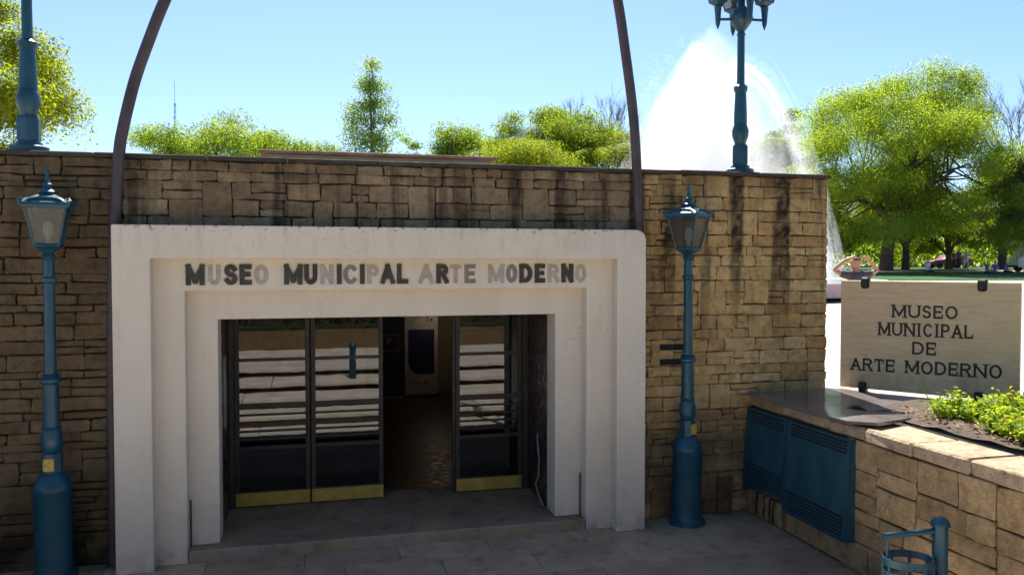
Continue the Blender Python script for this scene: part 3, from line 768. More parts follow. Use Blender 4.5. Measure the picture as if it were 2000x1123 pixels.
lamp2 = copy_tree(lamp); lamp2.location = (3.90, -.27, 0); lamp2.rotation_euler = (0, 0, R(24)); lamp2.scale = (1, 1, 1.0)
tag(lamp2, 'blue lantern street lamp between the portal and the blue metal cabinet', 'street lamp', 'blue lantern lamps before the wall')
def make_roof_lamp():
    r = empty('lamp_post')
    MB().lathe([(.17, 0), (.17, .05), (.12, .07), (.11, .10)], 12).build('foot', M['blue_enamel'], r, 30)
    MB().lathe([(.095, .10), (.105, .13), (.105, .33), (.09, .36)], 6).build('block', M['blue_enamel'], r)
    MB().lathe([(.065, .355), (.075, .40), (.10, .47), (.105, .54), (.085, .60), (.075, .63)], 14).build('bulge', M['blue_enamel'], r, 40)
    MB().lathe([(.082, .625), (.08, .75), (.068, 1.02), (.085, 1.04), (.085, 1.09), (.06, 1.11), (.05, 1.12)], 14).build('lower_shaft', M['blue_enamel'], r, 30)
    MB().lathe([(.048, 1.115), (.045, 1.72), (.054, 1.73), (.054, 1.75), (.044, 1.76), (.042, 1.80)], 12).build('upper_shaft', M['blue_enamel'], r, 30)
    MB().lathe([(.05, 1.785), (.07, 1.810), (.12, 1.880), (.145, 1.940), (.13, 2.020), (.07, 2.070), (.045, 2.100), (.045, 2.560), (.07, 2.590), (.03, 2.630)], 14).build('hub', M['blue_enamel'], r, 40)
    for k in range(4):
        a = R(170 + 90 * k); ca, sa = math.cos(a), math.sin(a)
        arm = MB().tube([(ca * .12, sa * .12, 1.930), (ca * .3, sa * .3, 1.925)], .018, 8).lathe([(.004, 1.800), (.03, 1.870), (.035, 1.930), (.04, 2.010), (.05, 2.080)], 8, ca * .3, sa * .3)
        arm.tube([(ca * .05, sa * .05, 2.230), (ca * .14, sa * .14, 2.260), (ca * .2, sa * .2, 2.170), (ca * .27, sa * .27, 2.070)], .012, 6)
        arm = arm.build('arm', M['blue_enamel'], r, 40)
        lantern(arm, 2.090, .56, ca * .3, sa * .3, R(10))
    return r
rl1 = make_roof_lamp(); rl1.location = (4.84, .2, 4.226); rl1.rotation_euler = (0, 0, R(0))
tag(rl1, 'blue lamp post with several lanterns on the roof edge before the fountain spray', 'lamp post', 'lamp posts on the museum roof')
rl2 = copy_tree(rl1); rl2.location = (-3.21, .2, 4.226); rl2.rotation_euler = (0, 0, R(35)); rl2.scale = (1.08, 1.08, 1.02)
tag(rl2, 'stout dark blue lamp post on the roof edge before the yellow-green tree', 'lamp post', 'lamp posts on the museum roof')

# ------------------------------------------------------------------ low wall with planter
LX = 4.88
low = empty('planter_wall', (LX, -4.6, 0), 0, 'low rubble stone planter wall with flat pale coping beside the court', 'wall')
bk = MB().box(LX + .035, LX + .45, -9.3, -.0, 0, 1.33).build('core', M['mortar_warm'], low); bk.location = (-LX, 4.6, 0)
rg = random.Random(8)
extra = MB()
for (a, b, c, d) in pack(0, 9.25, 0, 1.325, (.26, .72), (.14, .30), rg):
    if b < 2.06 and c > .26 and d < 1.36: continue
    vs, fs = stone_geo(b - a, d - c, .06, rg, joint=.006, proud=.022, rough=.009)
    cy, cz = -(a + b) / 2, (c + d) / 2
    vs = [(y, -x, z) for x, y, z in vs]
    if a < 5.2:
        o = MB().add(vs, fs).build('stone', M['stone_low'], low); o.location = (0, cy + 4.6, cz)
    else: extra.add([(x, y + cy + 4.6, z + cz) for x, y, z in vs], fs)
tag(extra.build('stepside_stones', M['stone_low'], low), kind='stuff')
y = -.75
while y > -9.25:
    ln = rg.uniform(.5, .85); y1 = max(y - ln, -9.28)
    if y1 + 9.28 < .3: y1 = -9.28
    bm = bmesh.new(); bmesh.ops.create_cube(bm, size=1)
    x0, x1 = LX - .02 + rg.uniform(-.015, .01), LX + .5 + rg.uniform(-.03, .05); zt = 1.465 + rg.uniform(-.01, .012)
    for v in bm.verts: v.co = ((x0 + x1) / 2 + v.co.x * (x1 - x0), (y + y1) / 2 + v.co.y * (y - y1 - .014), (1.335 + zt) / 2 + v.co.z * (zt - 1.335))
    bmesh.ops.bevel(bm, geom=bm.edges[:], offset=.02, segments=1, affect='EDGES')
    for v in bm.verts: v.co += Vector((rg.uniform(-.014, .014), rg.uniform(-.004, .004), rg.uniform(-.008, .008)))
    me = bpy.data.meshes.new('coping_stone'); bm.to_mesh(me); bm.free()
    o = link('coping_stone', me, M['stone_coping'], low); o.location = (-LX, 4.6, 0); y = y1
sb = MB()
nx, ny = 14, 40
vs = []; fs = []
for j in range(ny + 1):
    for i in range(nx + 1):
        vs.append((5.36 + 2.6 * i / nx, -9.2 + 8.0 * j / ny, 1.50 + rg.uniform(0, .035) + .03 * math.sin(i * .9) * math.sin(j * .6)))
for j in range(ny):
    for i in range(nx): a = j * (nx + 1) + i; fs.append((a, a + 1, a + nx + 2, a + nx + 1))
tag(sb.add(vs, fs).build('planting_bed', M['soil'], None, 60), kind='structure')
# retaining wall on the far side of the court
lw = MB().box(-6.4, -6.0, -9.3, -.0, 0, 1.33).build('retaining_wall', M['stone_low']); tag(lw, 'low stone retaining wall on the far side of the court', 'wall')

# blue metal cabinet doors set in the low wall
cab = empty('metal_cabinet', (LX, -1.03, .28), 0, 'blue metal service cabinet with louvred doors set in the low wall', 'cabinet')
TILT = .075
def lean(z): return -.03 - TILT * (1 - (z - .28) / 1.04)
def slab_on(mb, y0, y1, z0, z1, t0, t1):
    """thin block on the leaning cabinet face between thicknesses t0..t1"""
    vs = []
    for z in (z0, z1):
        for yy in (y0, y1):
            for t in (t0, t1): vs.append((lean(z) - t, yy + 1.03, z - .28))
    return mb.add(vs, [(0, 1, 3, 2), (4, 6, 7, 5), (0, 4, 5, 1), (2, 3, 7, 6), (0, 2, 6, 4), (1, 5, 7, 3)])
for yy in (-2.03, -.045): slab_on(MB(), yy - .012, yy + .012, .28, 1.32, -.16, -.001).build('side_panel', M['blue_sheet'], cab)
for y0, y1, zb in ((-2.02, -.93, .28), (-.905, -.06, .40)):
    p = slab_on(MB(), y0, y1, zb, 1.315, 0, .012).build('door', M['blue_sheet'], cab)
    rim = MB(); slab_on(rim, y0, y0 + .03, zb, 1.315, .013, .024); slab_on(rim, y1 - .03, y1, zb, 1.315, .013, .024)
    slab_on(rim, y0 + .031, y1 - .031, zb, zb + .02, .013, .024); slab_on(rim, y0 + .031, y1 - .031, 1.295, 1.315, .013, .024)
    rim.build('rim', M['blue_sheet'], p)
    for k in range(4): slab_on(MB(), y0 + .06, y1 - .06, 1.15 + .035 * k, 1.166 + .035 * k, .013, .028).build('louvre', M['blue_sheet'], p); slab_on(MB(), y0 + .06, y1 - .06, 1.1675 + .035 * k, 1.182 + .035 * k, .0125, .0155).build('slot', M['slot_black'], p)
    for k in range(6):
        slab_on(MB(), y0 + .05, y1 - .05, zb + .03 + .037 * k, zb + .046 + .037 * k, .013, .03).build('louvre', M['blue_sheet'], p)
        slab_on(MB(), y0 + .05, y1 - .05, zb + .047 + .037 * k, zb + .066 + .037 * k, .0125, .0155).build('slot', M['slot_black'], p)
cab_l = MB().box(LX + .0, LX + .3, -.78, -.02, 1.34, 1.45).build('lintel', M['stone_low'], cab); cab_l.location = (-LX, 1.03, -.28)
# dark metal lid over the cabinet end
vs = []; outline = [(4.80, -.06), (5.45, -.06), (5.95, -.06), (6.10, -.20), (6.16, -.75), (6.24, -1.45), (5.95, -1.78), (5.45, -2.10), (4.95, -2.28), (4.80, -2.0), (4.76, -1.3), (4.78, -.6)]
cx, cy = 5.45, -1.0; rings = 5; n = len(outline)
for r_ in range(1, rings + 1):
    t = r_ / rings
    for x, y in outline:
        X, Y = cx + (x - cx) * t, cy + (y - cy) * t
        bend = .05 * max(0, (-Y - 1.2)) * math.sin((X - 4.7) * 3.2) + (.05 * max(0, X - 5.7))
        vs.append((X, Y, 1.497 + bend))
vs.append((cx, cy, 1.497)); fs = [(k, (k + 1) % n, rings * n) for k in range(n)]
for r_ in range(rings - 1):
    for k in range(n): fs.append((r_ * n + (k), (r_ + 1) * n + k, (r_ + 1) * n + (k + 1) % n, r_ * n + (k + 1) % n))
nv = len(vs); vs2 = vs + [(x, y, z - .03) for x, y, z in vs]; fs2 = fs + [tuple(i + nv for i in f[::-1]) for f in fs]
o = (rings - 1) * n
for k in range(n): a, b = o + k, o + (k + 1) % n; fs2.append((a, a + nv, b + nv, b))
lid = MB().add(vs2, fs2).build('cover_sheet', M['lid_metal'], None, 40)
tag(lid, 'dark glossy metal sheet lying on the low wall beside the sign', 'metal sheet')
tag(MB().box(4.42, 4.62, -.06, -.036, .003, .46, .004).build('wooden_board', M['rust_wood']), 'small rusty brown board leaning at the wall foot by the cabinet', 'board')

# ------------------------------------------------------------------ sign board
A = Vector((6.16, -.03, 0)); B = Vector((7.34, -1.61, 0)); dv = (B - A).normalized(); SW = (B - A).length
ang = math.atan2(dv.y, dv.x)
sg = empty('museum_sign', (A.x, A.y, 1.44), ang, 'pale plank sign board with black serif lettering on black brackets in the planting bed', 'sign')
bd = MB().box(0, SW, 0, .06, .075, 1.44, .008).build('board', M['sign_board'], sg)
Z0 = 1.44
def line(text, u0, u1, zb, zt, skew):
    ws = {'M': 1.25, 'I': .42, ' ': .62, 'E': .82, 'L': .82, 'S': .75, 'P': .85, 'T': .9, 'O': 1.05, 'C': .95, 'N': 1.1, 'U': 1.05, 'D': 1.0, 'A': 1.0, 'R': .95}
    gap = .2; tot = sum(ws[c] for c in text) + gap * (len(text) - 1); k = (u1 - u0) / tot; u = u0
    for c in text:
        wd = ws[c] * k
        if c != ' ':
            me = letter_mesh(c, wd, zt - zb, .024, .004, .022)
            o = link('letter', me, M['lettering_black'], sg); o.location = (u, -.0005, zb - Z0 + skew * (u - u0))
        u += wd + gap * k
line('MUSEO', .617, 1.337, 2.432, 2.588, .006)
line('MUNICIPAL', .459, 1.50, 2.203, 2.365, .012)
line('DE', .85, 1.111, 1.99, 2.146, .02)
line('ARTE MODERNO', .133, 1.797, 1.742, 1.90, .02)
for u, z in ((.294, 1.34), (1.586, 1.33)):
    MB().box(u - .05, u + .05, -.025, .085, z, z + .145, .02).build('clip', M['black_iron'], sg)
for u in (.282, 1.57):
    MB().box(u - .045, u + .045, -.05, -.006, -.06, .165, .012).build('bracket', M['black_iron'], sg)
    MB().box(u - .03, u + .03, .066, .12, -.05, 1.34).build('post', M['black_iron'], sg)

# ------------------------------------------------------------------ litter bin
bn = empty('litter_bin', (4.52, -3.56, 0), R(-14), 'blue post-mounted litter bin with domed cap beside the low wall', 'litter bin')
MB().lathe([(.10, 0), (.10, .02), (.06, .03), (.06, .965)], 16).build('post', M['blue_enamel'], bn, 40)
MB().lathe([(.058, .955), (.076, .962), (.076, .978), (.066, 1.0), (.045, 1.022), (.018, 1.034)], 18).build('cap', M['blue_enamel'], bn, 50)
MB().tube([(-.055, 0, .915), (-.47, 0, .875)], .024, 10).build('arm', M['blue_enamel'], bn, 40)
for q_ in ([(-.075, 0, .9), (-.06, 0, .84)], [(-.43, 0, .87), (-.43, 0, .69)]): MB().tube(q_, .011, 6).build('hanger', M['blue_enamel'], bn)
# bucket: open half-round tub of sheet with two rims
def tub(z, k, n=14): return [(-.26 + .2 * k * math.cos(R(a)), .17 * k * math.sin(R(a)), z) for a in np.linspace(0, 360, n, endpoint=False)]
bk = MB()
bt = tub(.26, .82, 20); bk.add(bt + [(x, y, z + .012) for x, y, z in bt], [tuple(range(20))[::-1], tuple(range(20, 40))] + [(i, (i + 1) % 20, 20 + (i + 1) % 20, 20 + i) for i in range(20)])
bk = bk.build('basket_base', M['blue_enamel'], bn)
for z0, z1, kk in ((.645, .705, 1.0), (.53, .60, .97), (.40, .475, .93), (.272, .35, .88)):
    o_, i_ = [(x, y, z0) for x, y, _ in tub(0, kk, 28)] + [(x, y, z1) for x, y, _ in tub(0, kk, 28)], [(x, y, z0) for x, y, _ in tub(0, kk - .04, 28)] + [(x, y, z1) for x, y, _ in tub(0, kk - .04, 28)]
    fs = []
    for k in range(28):
        q = (k + 1) % 28; fs += [(k, q, 28 + q, 28 + k), (56 + q, 56 + k, 84 + k, 84 + q), (28 + k, 28 + q, 84 + q, 84 + k), (q, k, 56 + k, 56 + q)]
    MB().add(o_ + i_, fs).build('band', M['blue_enamel'], bn, 40)
for a_ in range(0, 360, 45):
    c_, s_ = math.cos(R(a_ + 20)), math.sin(R(a_ + 20)); MB().tube([(-.26 + .2 * .90 * c_, .17 * .90 * s_, .27), (-.26 + .2 * .965 * c_, .17 * .965 * s_, .69)], .011, 6).build('upright', M['blue_enamel'], bn)

# blue bollard standing on the lit steps (seen mirrored in the door glass)
bl = empty('bollard', (.42, -5.3, .56), 0, 'short bright blue bollard on the steps, mirrored in the door glass', 'bollard')
MB().lathe([(.1, 0), (.1, .05), (.07, .08), (.07, .8)], 12).build('post', M['blue_enamel'], bl, 40)
MB().lathe([(.07, .8), (.09, .82), (.08, .88), (.03, .93)], 12).build('cap', M['blue_enamel'], bl, 40)

# ------------------------------------------------------------------ planting
def leaf_cloud(P, Nn, L, W, rgn, name, mat, parent):
    """P centres, Nn normals (n,3); L,W leaf size arrays -> one mesh of folded leaf quads"""
    n = len(P)
    rv = rgn.normal(size=(n, 3)); u = np.cross(Nn, rv); u /= np.linalg.norm(u, axis=1)[:, None] + 1e-9; v = np.cross(Nn, u)
    L = L[:, None]; W = W[:, None]
    V = np.empty((n, 4, 3)); V[:, 0] = P - u * L; V[:, 1] = P + v * W + Nn * W * .25; V[:, 2] = P + u * L; V[:, 3] = P - v * W + Nn * W * .25
    me = bpy.data.meshes.new(name); me.vertices.add(4 * n); me.loops.add(4 * n); me.polygons.add(n)
    me.vertices.foreach_set('co', V.reshape(-1).astype(np.float32)); me.loops.foreach_set('vertex_index', np.arange(4 * n, dtype=np.int32))
    me.polygons.foreach_set('loop_start', np.arange(0, 4 * n, 4, dtype=np.int32)); me.polygons.foreach_set('loop_total', np.full(n, 4, dtype=np.int32))
    me.update(calc_edges=True); me.validate()
    return link(name, me, mat, parent)
def bed_plant(loc, h, r, n, seed, label, flowers=0):
    rgn = np.random.default_rng(seed); rr = random.Random(seed)
    o = empty('bed_plant', loc, rr.uniform(0, 6), label, 'plant', 'leafy plants in the bed beside the sign')
    st = MB(); P = []; Nn = []; tips = []
    for i in range(n):
        a = rr.uniform(0, 6.283); q = math.sqrt(rr.random()); hh = h * rr.uniform(.55, 1.1) * (1 - .45 * q)
        tip = Vector((math.cos(a) * r * q, math.sin(a) * r * q, hh)); b0 = Vector((tip.x * .35, tip.y * .35, 0)); mid = (b0 + tip) / 2 + Vector((0, 0, hh * .12))
        st.tube([b0, mid, tip], [.007, .005, .003], 4); tips.append(tip)
        for k in range(34):
            t = rr.uniform(.25, 1.05); p = b0.lerp(mid, min(1, t * 2)) if t < .5 else mid.lerp(tip, (t - .5) * 2)
            P.append(p + Vector((rr.gauss(0, .032), rr.gauss(0, .032), rr.gauss(0, .025)))); Nn.append((rr.gauss(0, .6), rr.gauss(0, .6), 1))
    P = np.array(P); Nn = np.array(Nn); Nn /= np.linalg.norm(Nn, axis=1)[:, None]; m = len(P)
    st.build('stem', M['leaf_bed'], o)
    leaf_cloud(P, Nn, rgn.uniform(.014, .046, m), rgn.uniform(.006, .017, m), rgn, 'foliage', M['leaf_bed'], o)
    for i in range(flowers):
        t = tips[i * 3 % len(tips)]; fm = MB().lathe([(.008, 0), (.03, .008), (.036, .02), (.024, .032), (.008, .036)], 9)
        f = fm.build('flower', M['petal_orange'], o); f.location = t
    return o
rr = random.Random(4)
bed_spots = [(5.74, -2.02, .34, .27, 26, 'leafy green bed plant next to the dark metal lid', 0), (6.12, -2.28, .40, .32, 34, 'bushy green bed plant below the sign board bracket', 2),
             (5.82, -2.62, .30, .28, 30, 'low green bed plant behind the pale coping', 1), (6.42, -2.78, .42, .34, 34, 'tallest green bed plant with orange flowers', 4),
             (6.05, -3.12, .32, .3, 30, 'spreading green bed plant at the edge of the coping', 2), (6.75, -2.15, .36, .3, 26, 'green bed plant under the middle of the sign board', 0),
             (5.62, -2.95, .26, .26, 26, 'small green bed plant spilling towards the coping stones', 1), (6.5, -3.35, .34, .32, 32, 'broad green bed plant at the far end of the bed row', 2), (6.95, -2.75, .36, .32, 30, 'green bed plant under the right end of the sign board', 1)]
for i, (x, y, h, r, n, lab, fl) in enumerate(bed_spots):
    x += .20; y -= .22;  bed_plant((x, y, 1.51), h * .82, r * 1.2, int(n * 2.0), 40 + i, lab, fl)
rgn = np.random.default_rng(3); n = 1600
P = np.column_stack([rgn.uniform(5.42, 7.8, n), rgn.uniform(-6, -1.7, n), rgn.uniform(1.545, 1.575, n)]); Nn = rgn.normal(size=(n, 3)) * .35 + np.array([0, 0, 1]); Nn /= np.linalg.norm(Nn, axis=1)[:, None]
plain('dry_leaf', (.24, .15, .07), .9, 0, .5, 30, 0)
tag(leaf_cloud(P, Nn, rgn.uniform(.012, .035, n), rgn.uniform(.006, .018, n), rgn, 'leaf_litter', M['dry_leaf'], None), 'dry brown leaf litter scattered over the planting bed', 'leaf litter', kind='stuff')
# one long arching shoot
sh = MB().tube([(5.95, -1.95, 1.47), (5.85, -1.85, 1.75), (5.75, -1.8, 1.93), (5.66, -1.75, 2.0)], [.007, .006, .004, .002], 5).build('arching_shoot', M['leaf_bed'], None)
tag(sh, 'single long green shoot arching above the bed in front of the sign', 'plant')

# ------------------------------------------------------------------ trees
def tree(name, label, base, height, crown_r, trunk_r, nclump, nleaf, leaf, mat, seed, clear=.35, flat=.62, lean=(0, 0), clump=.30, group='trees of the park', droop=0.0, shape='dome', nlimb=6, bark='bark', trunk_sides=9):
    nleaf = int(nleaf * 2.0); leaf *= .76
    rr = random.Random(seed); rgn = np.random.default_rng(seed)
    bz = ground_h(base[0], base[1]); H = height - bz
    o = empty(name, (base[0], base[1], bz), 0, label, 'tree', group)
    fork = Vector((lean[0] * .5, lean[1] * .5, H * clear)); top = Vector((lean[0], lean[1], H))
    Rz = H * (1 - clear) * flat; zc = H - Rz
    cl = []
    for i in range(nclump):
        if shape == 'dome':
            a = rr.uniform(0, 6.283); el = math.asin(rr.uniform(-.35, 1)); q = rr.uniform(.62, .98) if i % 5 else rr.uniform(.2, .6)
            rc = crown_r * clump * rr.uniform(.7, 1.25); f = max(.25, 1 - clump * .8)
            c = Vector((top.x + math.cos(a) * math.cos(el) * crown_r * q * f, top.y + math.sin(a) * math.cos(el) * crown_r * q * f, zc + math.sin(el) * Rz * q * (f if el > 0 else 1.1)))
        else:                                            # tall narrow crown
            t = rr.random() ** .85; z = H * (clear + (1 - clear) * t); rad = crown_r * (1.0 - .88 * t ** 1.1) * (.6 + .4 * min(1, t * 5))
            a = rr.uniform(0, 6.283); q = math.sqrt(rr.random()) * 1.05; rc = crown_r * clump * rr.uniform(.7, 1.2) * (1 - .45 * t)
            c = Vector((top.x * t + math.cos(a) * rad * q, top.y * t + math.sin(a) * rad * q, z - rc * .5))
        cl.append((c, rc))
    tk = MB()
    P0 = [Vector((0, 0, -.3)), Vector((fork.x * .25 + rr.uniform(-.15, .15) * trunk_r * 2, fork.y * .25, fork.z * .4)), fork]
    tk.tube([P0[0], P0[0] + Vector((0, 0, .5)), P0[1], P0[2]], [trunk_r * 1.5, trunk_r * 1.12, trunk_r, trunk_r * .85], trunk_sides)
    if shape == 'dome':
        limbs = []
        for k in range(nlimb):
            a = 6.283 * k / nlimb + rr.uniform(-.4, .4); q = rr.uniform(.35, .7)
            e = Vector((top.x + math.cos(a) * crown_r * q, top.y + math.sin(a) * crown_r * q, zc + Rz * rr.uniform(-.1, .45)))
            m1 = fork.lerp(e, .45) + Vector((rr.uniform(-.1, .1) * crown_r, rr.uniform(-.1, .1) * crown_r, rr.uniform(.0, .12) * Rz)); limbs.append((m1, e))
            tk.tube([fork - Vector((0, 0, trunk_r)), m1, e], [trunk_r * .6, trunk_r * .38, trunk_r * .16], 6)
        for c, rc in cl:
            m1, e = min(limbs, key=lambda l: (l[1] - c).length); s = m1.lerp(e, rr.uniform(.2, .9))
            tk.tube([s, s.lerp(c, .55) + Vector((0, 0, -.05 * rc)), c], [trunk_r * .16, trunk_r * .1, trunk_r * .04], 4, False)
    else:
        tk.tube([fork, fork.lerp(top, .5), top - Vector((0, 0, H * .06))], [trunk_r * .85, trunk_r * .5, trunk_r * .1], 6)
        for c, rc in cl:
            s = Vector((top.x * .5, top.y * .5, max(fork.z, c.z - rc * 1.5))); tk.tube([s, c], [trunk_r * .18, trunk_r * .05], 4, False)
    tk.build('trunk', M[bark], o, 50)
    wts = np.array([rc ** 2 for _, rc in cl]); cnt = np.maximum(8, (nleaf * wts / wts.sum()).astype(int))
    PP = []; NN = []
    for (c, rc), m in zip(cl, cnt):
        d = rgn.normal(size=(m, 3)); d /= np.linalg.norm(d, axis=1)[:, None]; rad = rgn.random(m) ** .45
        lump = 1 + .25 * np.sin(d[:, 0] * 5 + seed) * np.cos(d[:, 1] * 4 + c.x)
        off = d * (rad * rc * lump)[:, None]; off[:, 2] *= .58
        if droop:
            hang = rgn.random(m) ** 2.2 * droop * rc * (np.hypot(off[:, 0], off[:, 1]) / rc); off[:, 2] -= hang
        PP.append(np.array(c) + off); nn = d * .8 + np.array((0, 0, .7)) + rgn.normal(size=(m, 3)) * .55; NN.append(nn / np.linalg.norm(nn, axis=1)[:, None])
    P = np.concatenate(PP); Nn = np.concatenate(NN); m = len(P)
    zt = np.percentile(P[:, 2], 99.7); zb = np.percentile(P[:, 2], 1)
    P[:, 2] = zb + (P[:, 2] - zb) * (H - zb) / (zt - zb)
    if shape == 'dome':
        for ax, c0 in ((0, top.x), (1, top.y)):
            P[:, ax] = c0 + (P[:, ax] - c0) * crown_r / np.percentile(np.abs(P[:, ax] - c0), 98.5)
    leaf_cloud(P, Nn, leaf * rgn.uniform(.6, 1.3, m), leaf * .45 * rgn.uniform(.6, 1.3, m), rgn, 'crown', M[mat], o)
    return o
tree('shade_tree', 'yellow-green feathery tree hanging over the roof lamp post', (-16.6, 27.5), 17.5, 6.2, .45, 44, 90000, .11, 'leaf_yellow', 11, clear=.2, flat=.95, clump=.19, droop=1.1, group='trees behind the museum')
for i, (p, h, r, lab) in enumerate((((-13.0, 76.7), 16.4, 6.0, 'round green tree left end of the clump behind the wall, under the mast'), ((-6.6, 75.1), 17.8, 7.6, 'broadest round green tree of the clump behind the curved pole'), ((-1.9, 79.2), 16.3, 5.4, 'lower round green tree ending the clump above the red roof'))):
    tree('round_tree', lab, p, h, r, .35, 40, 26000, .16, 'leaf_green', 20 + i, clear=.3, flat=.62, clump=.26, group='trees behind the museum')
tree('poplar_tree', 'tall narrow poplar standing alone above the red roof', (5.6, 61.7), 20.4, 4.7, .3, 60, 17000, .14, 'leaf_poplar', 31, clear=.2, clump=.42, lean=(-.7, 0), shape='tall', group='trees behind the museum')
tree('small_tree', 'tiny round tree right beside the tall poplar', (10.7, 81), 16.8, 2.0, .2, 14, 2200, .16, 'leaf_green', 33, clear=.5, flat=.6, clump=.35, group='trees behind the museum')
tree('round_tree', 'small round green tree between poplar and big yellow-green tree', (14.9, 69.8), 16.7, 4.3, .3, 30, 12000, .16, 'leaf_green', 34, clear=.4, flat=.55, clump=.3, group='trees behind the museum')
tree('shade_tree', 'umbrella-shaped green tree in front of the bare trees', (18.7, 53.2), 15.6, 5.0, .35, 46, 32000, .12, 'leaf_green', 35, clear=.35, flat=.5, clump=.25, group='trees behind the museum')
tree('shade_tree', 'bright yellow-green low tree just above the museum wall', (14.6, 44), 11.6, 3.9, .28, 34, 26000, .10, 'leaf_yellow', 36, clear=.35, flat=.6, clump=.28, group='trees behind the museum')
tree('shade_tree', 'pale green tree beside the curved pole and fountain spray', (21.4, 47.4), 12.6, 3.2, .28, 28, 18000, .11, 'leaf_yellow', 37, clear=.35, flat=.6, clump=.28, group='trees behind the museum')
tree('round_tree', 'grey-green tree seen through the fountain spray', (45.2, 72), 16.9, 5.2, .35, 34, 20000, .16, 'leaf_olive', 38, clear=.3, flat=.6, clump=.28)
tree('round_tree', 'green tree between the fountain spray and the large shade tree', (47.8, 66.5), 18.8, 3.8, .35, 28, 18000, .16, 'leaf_green', 39, clear=.3, flat=.6, clump=.28)
tree('shade_tree', 'large spreading shade tree with thick leaning trunk on the lawn', (45.3, 47.4), 18.6, 9.0, .5, 100, 150000, .11, 'leaf_shade', 41, clear=.24, flat=.86, lean=(1.0, -.3), clump=.185, droop=.5, nlimb=10, trunk_sides=12)
tree('park_tree', 'bushy green tree whose trunk stands behind the large shade tree', (50.2, 51.0), 10.2, 4.4, .3, 30, 20000, .15, 'leaf_green', 42, clear=.3, flat=.7, clump=.28)
tree('park_tree', 'olive grey-green tree at the edge of the park road', (54.0, 42.0), 11.2, 4.2, .35, 40, 26000, .12, 'leaf_olive', 43, clear=.24, flat=.75, clump=.24)
tree('park_tree', 'light yellow-green young tree behind the standing people', (57.6, 54.2), 8.6, 3.4, .28, 28, 18000, .13, 'leaf_yellow', 44, clear=.25, flat=.7, clump=.28)
tree('park_tree', 'dark green tree behind the people sitting on the lawn', (62.5, 53.0), 11.5, 4.6, .4, 30, 18000, .16, 'leaf_green', 45, clear=.2, flat=.75, clump=.28)
tree('park_tree', 'green tree left of the large shade tree in fountain mist', (44.2, 56.5), 11.8, 4.6, .36, 30, 18000, .15, 'leaf_green', 46, clear=.2, flat=.75, clump=.28)
# trees across the court, mirrored in the glass
for i, (p, h, r) in enumerate((((-9, -27), 11, 5.5), ((0, -30), 12, 6), ((9, -27), 11, 5.5), ((17, -24), 12, 5))):
    tree('plaza_tree', 'leafy plaza tree beyond the steps, facing ' + ('the left lamp', 'the portal', 'the blue cabinet', 'the sign board')[i], p, h, r, .35, 24, 9000, .26, 'leaf_green', 60 + i, clear=.2, flat=.8, clump=.34, group='plaza trees beyond the steps')
rgn = np.random.default_rng(19); n = 16000
P = np.column_stack([rgn.uniform(-5.9, 4.8, n), rgn.uniform(-10.7, -10.0, n), 1.5 + .95 * rgn.random(n) ** .8]); Nn = rgn.normal(size=(n, 3)) + np.array([0, .3, .5]); Nn /= np.linalg.norm(Nn, axis=1)[:, None]
hg = empty('added_hedge', (-.5, -10.35, 1.47), 0, 'unseen mass of dark leaves added beyond the steps to darken the door reflection', 'added_hedge')  # unseen leaf mass, added so the upper door panes mirror something dark
hf = leaf_cloud(P - np.array([-.5, -10.35, 1.47]), Nn, rgn.uniform(.04, .07, n), rgn.uniform(.02, .035, n), rgn, 'foliage', M['leaf_olive'], hg)
MB().box(-5.3, 5.2, -.2, .2, 0, .8).build('core', M['bark'], hg)
# distant belt of wood
rgn = np.random.default_rng(9); n = 60000
fd = np.array([.2462, .969]); rd = np.array([.969, -.2462])
dd = rgn.uniform(100, 118, n); ll = rgn.uniform(-75, 110, n)
xy = np.array([CAM.x, CAM.y]) + dd[:, None] * fd + ll[:, None] * rd
hh = 5.2 + 1.6 * np.sin(ll * .31) + 1.1 * np.sin(ll * .83 + 1) + .8 * np.sin(ll * 2.1)
zz = 2.5 + rgn.random(n) ** .8 * hh
P = np.column_stack([xy, zz]); Nn = rgn.normal(size=(n, 3)) + np.array([0, -.3, .6]); Nn /= np.linalg.norm(Nn, axis=1)[:, None]
tag(leaf_cloud(P, Nn, rgn.uniform(.22, .5, n), rgn.uniform(.12, .25, n), rgn, 'distant_wood', M['leaf_green'], None), 'far belt of dark green wood behind the park', 'wood', kind='stuff')

def bare_tree(label, base, height, spread, seed, group='bare trees of the park', levels=5):
    rr = random.Random(seed); bz = ground_h(*base); H = height - bz
    o = empty('bare_tree', (base[0], base[1], bz), 0, label, 'tree', group); tk = MB(); br = MB()
    tk.tube([(0, 0, -.3), (0, 0, H * .2), (rr.uniform(-.2, .2), 0, H * .4)], [.32, .26, .2], 8)
    def grow(p, d, ln, r, lv):
        q = p + d * ln; m = p + d * ln * .5 + Vector((rr.uniform(-1, 1), rr.uniform(-1, 1), rr.uniform(-.3, .5))) * ln * .06
        br.tube([p, m, q], [r, r * .8, r * .6], 3 if lv < 3 else 5, False)
        if lv == 0: return
        for k in range(3 if lv > 1 else 4):
            nd = (d + Vector((rr.uniform(-1, 1), rr.uniform(-1, 1), rr.uniform(-.05, .75))) * spread).normalized()
            grow(p + d * ln * rr.uniform(.55, 1), nd, ln * rr.uniform(.6, .8), r * .58, lv - 1)
    for k in range(5):
        a = 6.283 * k / 5 + rr.uniform(-.3, .3)
        grow(Vector((0, 0, H * (.3 + .02 * k))), Vector((math.cos(a) * .42, math.sin(a) * .42, 1)).normalized(), H * .25, .13, levels)
    # keep to the wanted height
    zmax = max(v[2] for v in br.v); s = H / zmax
    br.v = [(x, y, z * s) for x, y, z in br.v]; tk.v = [(x, y, z * s) for x, y, z in tk.v]
    tk.build('trunk', M['bare_branch'], o); br.build('branches', M['bare_branch'], o)
